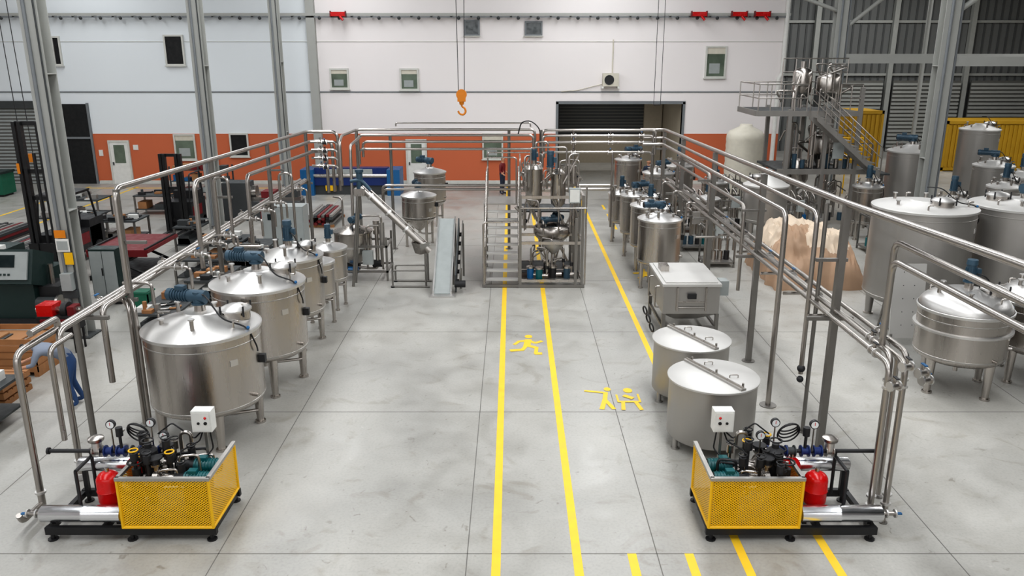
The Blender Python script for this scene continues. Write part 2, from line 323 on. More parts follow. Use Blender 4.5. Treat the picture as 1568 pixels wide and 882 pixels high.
def vmotor(b,x,y,z,s=1.0,m='motor'):
    b.cyl((x,y,z),(x,y,z+.15*s),.08*s,'steel',n=14); b.cyl((x,y,z+.15*s),(x,y,z+.18*s),.12*s,m,n=14); b.cyl((x,y,z+.18*s),(x,y,z+.5*s),.09*s,m,n=14)
    for i in range(10):
        a=i*pi/5; b.box(x-.004,x+.004,y+.08*s,y+.105*s,z+.2*s,z+.44*s,m,R=Matrix.Rotation(a,3,'Z'),c=(x,y,z))
    b.cyl((x,y,z+.5*s),(x,y,z+.6*s),.105*s,m,n=14,r2=.095*s); b.box(x+.08*s,x+.17*s,y-.06*s,y+.06*s,z+.28*s,z+.42*s,m)
def manhole(b,x,y,z,r):
    b.cyl((x,y,z-.06),(x,y,z+.09),r,'steel',n=20); b.lathe([(r*1.12,.09),(r*1.12,.12),(r*.8,.16),(r*.3,.19),(0,.195)],'lid',(x,y,z),20)
    b.cyl((x-r*.9,y,z+.14),(x+r*.9,y,z+.2),.012,'steel',n=6)
    for i in range(4): a=pi/4+i*pi/2; b.cyl((x+r*1.15*math.cos(a),y+r*1.15*math.sin(a),z+.02),(x+r*1.15*math.cos(a),y+r*1.15*math.sin(a),z+.2),.018,'rubber',n=6)
def tank(x,y,r,zb,zt,name='mixing_tank',lid='cone',motor='gear',ang=2.6,legs=4,la=.6,body='steel',ms=1.0,lh=None,man=(.55,.1),legsz=.09,z0=0,cone=False,band=True,flange=False,pipes=True):
    b=B(name,(x,y,z0)); LM='lidm' if body=='dull' else 'lid'
    lh=lh if lh is not None else r*.24
    for i in range(legs):
        a=la+i*2*pi/legs; R=r*.86; cx,cy=R*math.cos(a),R*math.sin(a)
        b.cyl((cx*1.0,cy*1.0,.03),(cx,cy,zb+.12),legsz*.62,body,r2=legsz,n=12); b.cyl((cx,cy,0),(cx,cy,.04),legsz*.95,'steel',n=12)
    if cone: b.lathe([(0.04,zb-r*.75),(.09,zb-r*.72),(r*.96,zb),(r,zb+.03)],body,n=40); b.cyl((0,0,zb-r*.9),(0,0,zb-r*.7),.05,'steel')
    else: b.lathe([(0,zb-r*.2),(r*.5,zb-r*.17),(r*.85,zb-r*.07),(r*.97,zb-.0),(r,zb+.05)],body,n=40); b.cyl((0,0,zb-r*.45),(0,0,zb-r*.17),.045,'steel')
    b.lathe([(r,zb+.05),(r,zt-.05)],body,n=64)
    if band:
        b.lathe([(r,zb+.06),(r+.006,zb+.065),(r+.006,zb+.09),(r,zb+.095)],'dull',n=48)
        b.lathe([(r,zt-.2),(r+.006,zt-.195),(r+.006,zt-.18),(r,zt-.175)],'dull',n=48)
    b.lathe([(r,zt-.06),(r+.03,zt-.05),(r+.035,zt-.0),(r+.01,zt+.01)],LM,n=48)
    if flange: b.lathe([(r,zt-.42),(r+.06,zt-.41),(r+.06,zt-.37),(r,zt-.36)],'lid',n=48)
    if lid=='cone': b.lathe([(r+.01,zt+.01),(r*.95,zt+.03),(r*.3,zt+lh),(r*.28,zt+lh+.03),(0,zt+lh+.035)],LM,n=64); top=zt+lh+.03; zf=lambda q:zt+.03+lh*(1-q)/.7 if q>.3 else top
    elif lid=='dome':
        b.lathe([(r*math.cos(t*pi/16),zt+.01+lh*math.sin(t*pi/16)) for t in range(9)],LM,n=48); top=zt+lh; zf=lambda q:zt+lh*math.sqrt(max(0,1-q*q))
    else:
        b.lathe([(r+.01,zt+.01),(0,zt+.03)],LM,n=48); top=zt+.03; zf=lambda q:zt+.02
    if motor=='gear': gearmotor(b,0,0,top-.02,ang,ms)
    elif motor=='vert': vmotor(b,0,0,top-.02,ms)
    if man:
        q,a=man; manhole(b,q*r*math.cos(a),q*r*math.sin(a),zf(q)-.02,min(.24,r*.27))
        if pipes:
            for a2 in (a+1.3,a+2.3,a+3.4,a+4.6):
                px,py=.66*r*math.cos(a2),.66*r*math.sin(a2); z=zf(.66); h=.1+.05*math.sin(a2*3)
                b.cyl((px,py,z-.05),(px,py,z+h),.035,'pipe',n=10); b.cyl((px,py,z+h),(px,py,z+h+.025),.055,'lid',n=12)
            for a2 in (a+.75,a-.75,a+2.8):
                px,py=.8*r*math.cos(a2),.8*r*math.sin(a2); z=zf(.8); b.tube([(px,py,z-.03),(px,py,z+.1),(px+.1,py-.02,z+.1)],.02,'pipe',6)
            b.tube([(0,0,top+.3*ms),(.2*r,-.2*r,top+.32*ms),(.5*r,-.35*r,zf(.6)+.05),(.92*r,-.3*r,zt+.06),(1.04*r,-.25*r,zt-.3),(1.03*r,-.2*r,zt-.4)],.014,'black',6,bend=.12)
            b.sph((.93*r,-.3*r,zt+.05),.03,'lblue',n=8)
    if pipes:
        b.cyl((r*.93*math.cos(-.35),r*.93*math.sin(-.35),zb+.2),(r*1.1*math.cos(-.35),r*1.1*math.sin(-.35),zb+.2),.035,'pipe')
        b.box(r-.02,r+.09,-.05,.05,(zb+zt)/2,(zb+zt)/2+.14,'rubber')
        b.cyl((0.3*r,-.94*r,zb+.12),(.33*r,-1.05*r,zb+.12),.03,'pipe')
        b.box(-.12,.02,-r-.012,-r*.99,zt-.5,zt-.4,'lid',R=Matrix.Rotation(.9,3,'Z'),c=(0,0,0))
    b.tube([(0,0,zb-r*.3),(.25*r,0,zb-r*.35),(.8*r,.2*r,zb-r*.35)] if not cone else [(0,0,zb-r*.85),(.1,0,zb-r*.95),(r*.8,0,zb-r*.95)],.03,'pipe')
    return b.done()
tank(-5.3,13.1,.95,.66,2.0,ang=2.9,man=(.6,.25),la=.5,legsz=.1)
tank(-4.98,15.25,.88,.78,2.17,ang=3.0,man=(.58,.5),la=.5,legsz=.1,motor='gear')
tank(-5.0,17.65,.72,.8,2.1,motor='vert',man=(.55,.2),la=.5)
tank(-4.68,18.95,.36,.75,1.62,name='buffer_tank',motor=None,man=None,legs=3,pipes=False,legsz=.06)
tank(-4.75,20.4,.45,.75,1.62,name='buffer_tank',motor='vert',ms=.8,man=None,legs=4,pipes=False,legsz=.06)
tank(4.15,22.3,.6,.75,2.0,name='mixing_tank',ang=3.3,man=(.5,1),legsz=.07,la=.3,lid='cone',motor='gear',ms=.85)
tank(4.2,24.3,.58,.75,2.0,ang=.3,motor='vert',man=(.5,1),legsz=.07,ms=.8)
tank(4.0,26.1,.45,.75,2.0,ang=.3,man=(.5,1),legsz=.07,ms=.8)
tank(3.85,28.2,.45,.7,1.7,ang=.3,man=(.5,1),legsz=.07,ms=.8,motor='vert')
tank(5.7,31.5,.6,.75,1.95,ang=.3,man=(.5,1),legsz=.07,ms=.8); tank(6.9,33.5,.6,.75,1.95,ang=.3,motor='vert',legsz=.07); tank(4.9,34.3,.55,.75,2.1,ang=.3,motor='gear',legsz=.07)
tank(8.7,27.6,.74,.85,2.1,name='cone_top_tank',lid='cone',lh=.32,motor=None,man=(.6,3.5),pipes=False,body='dull',legsz=.09)
tank(6.9,28.3,.42,.7,1.5,name='buffer_tank',motor='vert',ms=.8,man=None,pipes=False); tank(7.9,31.4,.5,.7,1.6,motor='vert',ms=.8)
tank(9.9,19.2,1.15,.7,2.92,name='storage_tank',lid='cone',lh=.12,ang=.4,man=(.45,-1.2),la=.8,legsz=.13,body='dull',motor=None)
tank(12.4,19.4,1.15,.7,2.92,name='storage_tank',lid='cone',lh=.12,ang=.4,man=(.5,2.8),la=.8,legsz=.13,body='dull',motor='gear')
tank(8.87,15.1,.83,.72,1.7,name='pressure_vessel',lid='dome',lh=.36,motor='vert',man=(.55,-.3),la=.4,legsz=.1,ms=1.0,flange=True)
tank(10.75,15.6,.83,.72,1.7,name='pressure_vessel',lid='dome',lh=.36,motor='vert',man=(.55,-.3),la=.4,legsz=.1,ms=1.0,flange=True)
tank(15.2,31,.85,.5,2.85,name='storage_tank',body='dull',motor='gear'); tank(20.5,36,.8,.5,3.2,name='storage_tank',body='dull',lid='cone',motor=None)
tank(15.9,26.0,.5,.6,2.3,motor='vert',body='dull'); tank(17.6,27.9,.62,.6,2.35,motor='vert',body='dull'); tank(13.5,24.6,.5,.6,2.1,motor='vert',body='dull'); tank(18.4,31,.7,.5,2.3,body='dull'); tank(12.6,28.5,.5,.6,1.9,motor='vert')
tank(16.4,33.5,.6,.6,2.6,body='dull'); tank(19.6,29,.6,.6,2.3,motor='vert',body='dull')
tank(-3.2,27.5,.58,.95,1.75,lid='cone',motor='gear',ang=2,cone=True,legsz=.06,ms=.8,man=None); tank(-3.15,31,.6,.9,2.05,lid='cone',motor='gear',cone=True,legsz=.06,man=None)
b=B('water_tank',(10.25,36,0)); b.lathe([(0,0),(.78,0),(.8,.05)]+[(.8+(.02 if i%2 else 0),.1+i*.14) for i in range(20)]+[(.8,2.95),(.7,3.1),(.3,3.3),(.25,3.4),(0,3.42)],'cream',n=36); b.done()
def flat_tank(x,y,r,zt,ang):
    b=B('round_hopper_tank',(x,y,0)); zb=.22
    b.lathe([(0,zb-.02),(r*.98,zb-.02),(r,zb),(r,zt)],'dull',n=64); b.lathe([(r,zt-.03),(r+.03,zt-.03),(r+.035,zt),(r+.02,zt+.015),(0,zt+.02)],'lidm',n=64)
    R=Matrix.Rotation(ang,3,'Z')
    b.box(-.05,.05,-r-.02,r+.02,zt+.015,zt+.05,'dull',R=R,c=(0,0,zt)); b.box(-.012,.012,-r,r,zt+.02,zt+.075,'steel',R=R,c=(0,0,zt))
    for k in(-.9,0.0,.9): q=R@Vector((0.06,k*r,0)); b.cyl((q.x,q.y,zt+.0),(q.x,q.y,zt+.1),.02,'pipe',n=8)
    for k in (.55,-.35):
        q=R@Vector((.3*r,k*r,0)); b.tube([(q.x-.07,q.y,zt+.02),(q.x-.07,q.y,zt+.07),(q.x+.07,q.y,zt+.07),(q.x+.07,q.y,zt+.02)],.01,'pipe',6)
    for i in range(4):
        a=3.5+i*pi/2; px,py=r*.92*math.cos(a),r*.92*math.sin(a); b.cyl((px,py,.02),(px,py,.3),.045,'dull'); b.cyl((px,py,0),(px,py,.025),.07,'dull')
    b.tube([(0,-r*.2,zb),(0,-r*.2,.12),(.6*r,-.2*r,.12)],.04,'pipe')
    b.done()
flat_tank(3.4,12.7,.73,1.23,.45); flat_tank(3.44,14.6,.71,1.21,.45)
b=B('rectangular_hopper_tank',(3.5,17.9,0))
b.box(0,1.3,0,1.9,.62,1.3,'dull'); b.box(-.03,1.33,-.03,1.93,1.28,1.34,'lidm'); b.box(.05,1.25,.05,1.85,1.34,1.37,'lidm')
b.box(.35,.95,-.03,0,.9,.92,'steel'); b.box(.3,.34,-.06,0,.7,1.26,'steel'); b.box(.96,1.0,-.06,0,.7,1.26,'steel'); b.box(.55,.75,-.08,-.03,1.0,1.12,'rubber'); b.cyl((.35,-.05,.78),(.95,-.05,.78),.02,'pipe')
b.add([(.0,0,.62),(1.3,0,.62),(1.3,1.9,.62),(0,1.9,.62),(.4,.6,.3),(.9,.6,.3),(.9,1.3,.3),(.4,1.3,.3)],[(0,1,5,4),(1,2,6,5),(2,3,7,6),(3,0,4,7),(4,5,6,7)],'dull')
for x in (.03,1.27):
    for y in (.03,1.87): b.box(x-.04,x+.04,y-.04,y+.04,0,.62,'post')
for x in (0,1.24): b.box(x,x+.06,0,1.9,.25,.31,'post')
b.box(0,1.3,0,.06,.25,.31,'post'); b.box(.1,.3,1.0,1.4,1.37,1.5,'steel'); b.box(1.34,1.55,.2,.5,1.0,1.35,'grey')
for yy in (.3,1.2): b.tube([(-.04,yy,1.2),(-.14,yy,1.2),(-.14,yy,.7),(-.04,yy,.7)],.02,'pipe')
for k,yy in enumerate((.5,1.0,1.5)): b.ring((-.22,yy-.4,.25+.05*k),.1,.02,'rubber',(1,.3,.2))
b.tube([(-.1,-.1,.05),(.6,-.3,.02),(1.2,-.1,.02)],.02,'rubber',6,bend=.2)
b.done()
# ------------------------------------------------------------ pump skids
def skid(x,mx):
    b=B('pump_skid',(x,9.75,0),mx=mx)
    for y in (0,1.0): b.box(-.03,2.33,y,y+.07,.09,.2,'black')
    for xx in (0,.75,1.5,2.26): b.box(xx-.03,xx+.04,0.07,1.0,.1,.19,'black')
    for xx in (.05,1.15,2.25):
        for y in (.035,1.035): b.cyl((xx,y,.0),(xx,y,.1),.03,'black',n=8); b.cyl((xx,y,0),(xx,y,.02),.07,'black',n=10)
    b.box(1.05,2.3,.05,1.05,.19,.2,'dgrey')
    z0,z1=.21,.93
    b.box(1.08,2.29,.0,.006,z0,z1,'perf'); b.box(2.294,2.3,.0,1.05,z0,z1,'perf'); b.box(1.06,1.066,.0,.5,z0,z1,'perf')
    def fr(p,q,mm='yel'): b.cyl(p,q,.022,mm,n=8)
    for p in ((1.06,0),(2.3,0),(2.3,1.05)): fr((p[0],p[1],.2),(p[0],p[1],z1+.02))
    b.box(1.04,2.32,-.025,.03,z1,z1+.045,'dull'); b.box(2.27,2.325,.0,1.07,z1,z1+.045,'dull'); b.box(1.04,1.09,0,.5,z1,z1+.045,'dull')
    fr((1.06,0,z0),(2.3,0,z0)); fr((2.3,0,z0),(2.3,1.05,z0))
    b.lathe([(0,0),(.1,.0),(.118,.02),(.118,.58),(.121,.585),(.121,.6),(.118,.61),(.118,1.12),(.1,1.13),(0,1.13)],'alu',(-.12,.14,.34),24,(1,0,0))
    b.lathe([(0,0),(.09,.0),(.105,.02),(.105,1.0),(.09,1.02),(0,1.02)],'alu',(.1,.85,.72),24,(1,0,0))
    for xx in (.05,.95): b.box(xx-.03,xx+.03,.1,.18,.2,.25,'black'); b.box(xx+.08,xx+.14,.82,.88,.2,.64,'black')
    b.tube([(-.12,.14,.34),(-.3,.14,.34)],.03,'pipe'); b.cyl((-.2,.14,.34),(-.18,.14,.34),.06,'lid'); b.cyl((-.32,.14,.34),(-.3,.14,.34),.06,'lid'); b.box(-.4,-.3,.12,.16,.33,.35,'lblue')
    for (vx,vy,vz,r,h) in ((.72,.42,.28,.16,.56),(.98,.72,.3,.13,.6)):
        b.cyl((vx,vy,.2),(vx,vy,vz+.05),.05,'black')
        e=.13; pr=[(r*math.sin(t*pi/12),e-e*math.cos(t*pi/12)) for t in range(7)]; pr+=[(r,h*.5-.01),(r+.008,h*.5),(r,h*.5+.01)]+[(r*math.cos(t*pi/12),h-e+e*math.sin(t*pi/12)) for t in range(7)]
        b.lathe(pr,'red',(vx,vy,vz),28); b.cyl((vx,vy,vz+h-.01),(vx,vy,vz+h+.05),.03,'steel')
    b.tube([(-.25,.75,.98),(1.25,.75,.98)],.03,'rubber'); b.cyl((-.27,.75,.98),(-.24,.75,.98),.05,'rubber')
    for xx,m in ((.45,'steel'),(.62,'blue'),(.8,'blue'),(1.0,'dgrey'),(1.12,'blue'),(1.28,'blue')):
        b.cyl((xx-.05,.75,.98),(xx+.05,.75,.98),.055,m,n=14); b.cyl((xx-.06,.75,.98),(xx-.045,.75,.98),.085,m,n=14); b.cyl((xx+.045,.75,.98),(xx+.06,.75,.98),.085,m,n=14)
    b.cyl((.45,.75,1.0),(.45,.75,1.15),.07,'lid',n=14); b.lathe([(.09,0),(.11,.02),(.11,.06),(.05,.09),(0,.09)],'pipe',(.45,.75,1.13),14)
    b.tube([(.35,.75,.95),(.35,.75,.3)],.025,'rubber'); b.tube([(.35,.3,.9),(.35,.3,.22)],.025,'rubber'); b.tube([(.35,.3,.9),(.35,.75,.9)],.025,'rubber')
    b.cyl((.8,.75,1.0),(.8,.75,1.25),.022,'rubber'); b.cyl((.8,.75,1.22),(.8,.75,1.35),.05,'rubber')
    for gx,gy,gz in ((.72,.7,1.42),(1.24,.8,1.4),(1.5,.6,1.3)):
        b.cyl((gx,gy,1.0),(gx,gy,gz-.06),.012,'pipe',n=6); b.cyl((gx,gy-.02,gz),(gx,gy+.03,gz),.065,'rubber',n=18); b.cyl((gx,gy-.024,gz),(gx,gy-.02,gz),.052,'glassb',n=18); b.box(gx-.004,gx+.004,gy-.027,gy-.024,gz-.01,gz+.04,'red')
    for k in range(4): b.ring((1.02,.85,1.22+.025*k),.17-.015*k,.012,'black',(.2,1,.3+.2*k))
    for k,yy in enumerate((.3,.68)):
        b.cyl((1.86,yy,.78),(2.2,yy,.78),.105,'teal',n=16); b.cyl((2.2,yy,.78),(2.22,yy,.78),.09,'rubber',n=16)
        for i in range(7): b.cyl((1.88+i*.045,yy,.78),(1.892+i*.045,yy,.78),.118,'teal',n=16)
        b.box(1.85,2.05,yy-.08,yy+.08,.2,.68,'black'); b.box(1.92,2.04,yy-.05,yy+.05,.87,.93,'teal')
        b.cyl((1.7,yy,.78),(1.86,yy,.78),.09,'rubber',n=16)
        b.lathe([(0,0),(.08,0),(.15,.03),(.15,.1),(.09,.14),(.09,.3),(0,.3)],'steel',(1.42,yy,.78),18,(1,0,0))
        b.cyl((1.48,yy,.78),(1.48,yy,1.02),.045,'steel'); b.cyl((1.48,yy,1.0),(1.48,yy,1.03),.08,'steel'); b.cyl((1.48,yy,1.03),(1.48,yy,1.1),.06,'rubber'); b.cyl((1.48,yy,1.1),(1.48,yy,1.12),.1,'rubber')
        b.cyl((1.2,yy,.78),(1.42,yy,.78),.045,'steel'); b.cyl((1.3,yy,.78),(1.33,yy,.78),.085,'steel'); b.cyl((1.22,yy,.78),(1.25,yy,.78),.085,'steel')
        b.cyl((1.2,yy,.2),(1.2,yy,.95),.06,'rubber'); b.ring((1.2,yy,1.05),.1,.014,'black'); b.cyl((1.2,yy,.95),(1.2,yy,1.05),.02,'steel')
    b.lathe([(.11,0),(.12,.04),(.12,.2),(.05,.24),(.05,.3),(0,.3)],'rubber',(1.33,.45,.95),18); b.cyl((1.33,.45,.6),(1.33,.45,.95),.08,'rubber'); b.ring((1.33,.45,1.3),.08,.012,'black')
    for i in range(12):
        px=1.15+random.random()*.75; py=.12+random.random()*.85; h=.95+random.random()*.38; mm=random.choice(['rubber','steel','rubber','rubber','black'])
        b.cyl((px,py,.7),(px,py,h),.024,mm,n=8); b.cyl((px,py,h-.14),(px,py,h-.02),.055,mm,n=12); b.ring((px,py,h+.02),.06,.01,random.choice(['black','yel','black']),n=12)
    for i in range(8):
        px=1.15+random.random()*.7; py=.15+random.random()*.7; z=.85+random.random()*.25
        b.tube([(px,py,z-.3),(px,py,z),(px+.25,py+.05,z),(px+.25,py+.05,z-.3)],.02,random.choice(['rubber','steel','rubber']),8)
        b.cyl((px,py,z-.15),(px,py,z-.12),.05,'steel')
    b.tube([(1.6,.9,.2),(1.6,.9,1.2),(1.75,.9,1.2),(1.75,.9,1.0)],.03,'steel')
    b.box(1.98,2.02,.82,.86,.2,1.3,'post'); b.box(1.85,2.13,.74,.92,1.28,1.6,'white'); b.box(1.87,2.11,.732,.74,1.3,1.58,'white'); b.sph((2.05,.73,1.5),.02,'red',n=8); b.cyl((1.95,.72,1.42),(1.95,.74,1.42),.02,'black',n=8); b.cyl((2.05,.72,1.42),(2.05,.74,1.42),.025,'black',n=8)
    b.tube([(1.97,.83,1.28),(1.9,.83,1.1),(1.7,.6,1.05),(1.8,.4,.95)],.012,'black',6); b.tube([(2.06,.83,1.28),(2.1,.8,1.0),(2.0,.7,.9)],.012,'black',6); b.tube([(1.97,.83,1.28),(1.8,.9,1.1),(1.5,.9,1.35),(1.3,.85,1.2)],.012,'black',6)
    b.done()
skid(-6.4,False); skid(5.0,True)
# ------------------------------------------------------------ pipe racks
def valve(b,c,d=(0,1,0),m='pipe'):
    c=Vector(c);d=Vector(d).normalized(); b.cyl(c-d*.07,c+d*.07,.05,m); b.cyl(c-d*.08,c-d*.06,.07,'lid'); b.cyl(c+d*.06,c+d*.08,.07,'lid'); b.cyl(c,c+Vector((0,0,.12)),.02,m,n=8); b.box(c.x-.02,c.x+.02,c.y-.09,c.y+.03,c.z+.12,c.z+.135,random.choice(['rubber','lblue','rubber']))
def foot(b,x,y,r=.1): b.cyl((x,y,0),(x,y,.015),r,'post')
b=B('pipe_rack')
r1=.05
for (x,y) in ((-6.6,13.4),(-6.6,17.8),(-6.6,22.0),(-6.6,26.2)):
    b.cyl((x,y,0),(x,y,4.28-(y-13.4)*.022),.055,'post'); foot(b,x,y,.13)
    b.box(x-.5,x+.12,y-.03,y+.03,2.33,2.39,'post'); b.box(x-.03,x+.4,y-.03,y+.03,3.35,3.4,'post')
b.tube([(-6.6,13.35,2.5),(-6.6,13.35,4.3),(-6.6,26.3,4.0),(-5.6,26.3,4.0),(-5.6,26.3,2.1)],r1,'pipe',10,bend=.22)
b.tube([(-6.35,16.1,2.2),(-6.35,16.1,3.98),(-6.4,26.1,3.72),(-5.75,26.1,3.72),(-5.75,26.1,2.1)],r1,'pipe',10,bend=.2)
b.tube([(-6.3,19.2,2.0),(-6.3,19.2,3.65),(-6.3,25.9,3.42),(-5.9,25.9,3.42),(-5.9,25.9,2.1)],r1,'pipe',10,bend=.2)
b.tube([(-6.5,17.6,2.4),(-6.5,17.6,3.85),(-6.2,17.6,3.85),(-6.2,17.6,2.3),(-5.6,17.6,2.3)],.035,'pipe',10,bend=.15)
b.tube([(-6.35,22,1.2),(-6.35,22,3.3),(-6.0,22,3.3),(-6.0,22,1.2)],.035,'pipe',10,bend=.15)
for k,(dx,dz) in enumerate(((0,0),(.15,0),(.3,.03))):
    y0=(10.5,11.45,12.5)[k]; x0=-6.95+dx
    b.tube([(x0 if k!=0 else -6.88,y0,.1 if k<2 else 1.2),(x0 if k!=0 else -6.88,y0,2.46+dz),(x0,26.5,2.42+dz)],.05,'pipe',10,bend=.18); foot(b,x0 if k!=0 else -6.88,y0)
    b.cyl((x0 if k else -6.88,y0,.3),(x0 if k else -6.88,y0,.33),.075,'lid')
b.tube([(-7.05,12.4,0),(-7.05,12.4,2.35)],.055,'post',10); foot(b,-7.05,12.4,.14); b.box(-7.1,-6.5,12.37,12.43,2.33,2.39,'post')
b.tube([(-6.88,10.9,2.62),(-6.88,11.6,2.62),(-6.88,11.6,2.46)],.05,'pipe',10); b.tube([(-6.7,11.0,0.9),(-6.7,11.0,2.35),(-6.7,11.6,2.35)],.04,'pipe',10)
for x,y in ((-6.46,13.0),(-6.36,13.0)): b.tube([(x,y,.2),(x,y,2.35),(x-.2,y+.25,2.4)],.035,'pipe',10)
b.tube([(-6.8,13.6,2.6),(-6.3,13.6,2.6),(-6.3,13.6,2.2)],.03,'pipe',8)
for y in (14.6,15.6,16.6,17.3,19.1,20.2,21.3,23.5): 
    b.tube([(-6.8,y,2.45),(-6.5,y,2.62),(-6.0,y,2.62),(-6.0,y,2.2)],.028,'pipe',8); valve(b,(-6.2,y,2.62),(1,0,0))
for y in (13.0,15.6,18.5,20.5,24.5): valve(b,(-6.95,y,2.45))
b.tube([(-6.88,10.5,.14),(-6.88,10.0,.14),(-6.85,9.9,.3)],.04,'pipe')
for k,z in enumerate((3.75,3.5,3.25,3.0)):
    b.tube([(-6.3,25.6,z),(-5.5,25.6,z),(-5.5,25.6,z-.25)],.04,'pipe'); valve(b,(-6.0,25.6,z),(1,0,0)); valve(b,(-5.8,25.3,z),(1,0,0),'rubber')
b.done()
b=B('pipe_rack')
for (x,y,z) in ((5.2,12.4,4.25),(5.15,16.5,4.12),(5.12,20.5,4.08),(5.1,24.3,4.0),(5.1,27.4,3.95)):
    b.box(x-.055,x+.055,y-.055,y+.055,0,z-.05,'post'); foot(b,x,y,.14); b.box(x-.45,x+.3,y-.03,y+.03,2.32,2.38,'post'); b.box(x-.4,x+.1,y-.03,y+.03,3.3,3.35,'post')
b.tube([(5.5,3.0,4.35),(5.45,8.4,4.3),(5.2,12.4,4.22),(5.1,27.5,3.95),(4.3,27.5,3.95)],.055,'pipe',10,bend=.3)
b.tube([(4.88,14.2,0),(4.88,14.2,3.74),(4.85,26.3,3.6),(4.2,26.3,3.6)],.05,'pipe',10,bend=.2); foot(b,4.88,14.2,.16)
b.tube([(5.02,13.1,1.1),(5.02,13.1,3.95),(4.98,26.8,3.75),(4.3,26.8,3.75)],.04,'pipe',10,bend=.2)
b.tube([(5.16,13.1,.0),(5.16,13.1,4.1)],.035,'post',10); foot(b,5.16,13.1); b.sph((5.02,13.1,1.2),.07,'rubber'); b.sph((5.02,13.1,1.0),.06,'rubber')
b.tube([(5.0,17.2,1.4),(5.0,17.2,3.3),(4.95,25.8,3.2)],.04,'pipe',10,bend=.2); b.tube([(5.15,21,1.0),(5.15,21,3.4),(5.1,25,3.4),(5.1,25,.8)],.04,'pipe',10,bend=.2)
for k,(x,y,z) in enumerate(((5.08,10.15,2.45),(5.2,10.4,2.5),(5.32,10.2,2.45),(5.45,10.45,2.5))):
    b.tube([(x,y,.12),(x,y,z),(x-.1,26.6,z-.05)],.042,'pipe',10,bend=.18); foot(b,x,y,.06); b.cyl((x,y,0),(x,y,.15),.03,'pipe')
    valve(b,(x,y+.5+.12*k,z)); b.cyl((x,y,.3),(x,y,.33),.07,'lid'); b.cyl((x,y,2.1),(x,y,2.13),.065,'lid')
b.tube([(5.2,10.7,2.5),(5.2,10.7,3.75),(5.3,3.0,3.78)],.045,'pipe',10,bend=.18); b.tube([(5.34,11.0,2.5),(5.34,11.0,3.95),(5.42,3.0,3.98)],.045,'pipe',10,bend=.18)
b.tube([(5.55,10.9,0.05),(5.55,10.9,2.3),(5.3,10.9,2.45)],.035,'pipe',10); foot(b,5.55,10.9,.07)
for (x,y,z) in ((5.5,10.1,2.35),(5.62,10.2,2.2),(5.2,9.95,2.5),(5.1,10.0,2.2)): valve(b,(x,y,z),(1,.3,0))
for y in (13,14.3,15.7,17.5,19.2,21.1,22.9,24.6):
    b.tube([(5.05,y,2.45),(4.8,y,2.65),(4.6,y,2.65),(4.6,y,2.2)],.028,'pipe',8) if y>20 else b.tube([(5.4,y,2.45),(5.4,y,2.2),(5.0,y,2.2)],.03,'pipe',8)
    valve(b,(5.28,y+.4,2.45))
b.tube([(4.4,19.0,2.2),(5.0,19.0,2.2)],.03,'pipe'); 
b.done()
b=B('pipe_rack')
for x in (-5.1,-4.0,-.1,.95,5.0-.35): 
    b.cyl((x,26.9,0),(x,26.9,4.0 if x!=-4.0 else 3.8),.05,'post'); foot(b,x,26.9,.12)
for z,xa,xb,y in ((4.02,-5.1,.75,26.8),(3.86,-5.0,.7,26.6),(3.62,-4.9,.8,26.85),(3.4,-5.0,.75,26.7),(2.2,-4.3,3.4,26.75),(2.05,-4.3,3.4,26.85),(4.0,1.0,4.7,26.8),(3.84,1.0,4.6,26.6),(3.6,1.05,4.7,26.85),(3.3,1.0,4.6,26.7)):
    b.tube([(xa,y,z-.5),(xa,y,z),(xb,y,z),(xb,y,z-.4)],.042,'pipe',10,bend=.16)
b.tube([(-3.8,26.9,4.12),(-3.8,26.9,4.22),(.6,26.9,4.22),(.6,26.9,4.1)],.025,'pipe')
b.tube([(-5.1,26.8,4.0),(-5.3,25.5,3.95),(-5.1,24.2,3.9),(-5.1,24.2,2.6)],.045,'pipe'); b.tube([(-4.95,26.8,3.8),(-4.95,25.0,3.7),(-4.95,24.8,1.5)],.045,'pipe')
b.tube([(.2,26.6,3.9),(.3,26.4,4.3),(.6,26.3,4.35),(.9,26.3,4.1),(.9,26.3,3.6)],.02,'black',6,bend=.2)
for x in (2,3.2,4.2): 
    for z in (3.84,3.3,3.0): valve(b,(x,26.6,z if z!=3.0 else 3.62),(1,0,0))
b.tube([(2.0,26.6,4.0),(2.0,26.6,.8)],.035,'pipe'); b.tube([(3.3,26.7,3.3),(3.3,26.7,.8)],.035,'pipe')
b.done()
# ------------------------------------------------------------ process unit centre-left
b=B('process_tank_unit',(-5.15,22.9,0))
for x in (0,1.5):
    for y in (0,1.0): b.box(x-.03,x+.03,y-.03,y+.03,0,1.0 if x==0 else 1.3,'post')
for z in (.25,1.0): 
    b.box(-.03,1.53,-.03,.03,z,z+.06,'post'); b.box(-.03,1.53,.97,1.03,z,z+.06,'post'); b.box(-.03,.03,0,1,z,z+.06,'post'); b.box(1.47,1.53,0,1,z,z+.06,'post')
b.lathe([(.05,.35),(.3,.5),(.5,.75),(.55,.85),(.55,1.35),(.58,1.37),(.58,1.4),(.54,1.42),(.2,1.55),(0,1.56)],'steel',(.45,.5,0),36); gearmotor(b,.45,.5,1.52,1.2,.8,'motor'); manhole(b,.6,.2,1.45,.1)
b.cyl((.3,.3,.25),(.6,.3,.25),.1,'lblue'); b.cyl((.2,.6,.3),(.6,.6,.3),.12,'rubber'); b.cyl((1.0,.5,.4),(1.3,.5,.4),.11,'rubber'); b.cyl((1.15,.5,.5),(1.15,.5,1.5),.06,'steel'); b.cyl((1.15,.5,1.3),(1.15,.5,1.7),.1,'steel'); 
b.cyl((1.35,.25,1.0),(1.35,.25,1.7),.08,'dull'); b.box(.8,1.1,-.06,.1,.5,.9,'grey'); b.tube([(.9,.2,.3),(.9,.2,1.6),(1.3,.3,1.6),(1.3,.3,.4)],.03,'pipe')
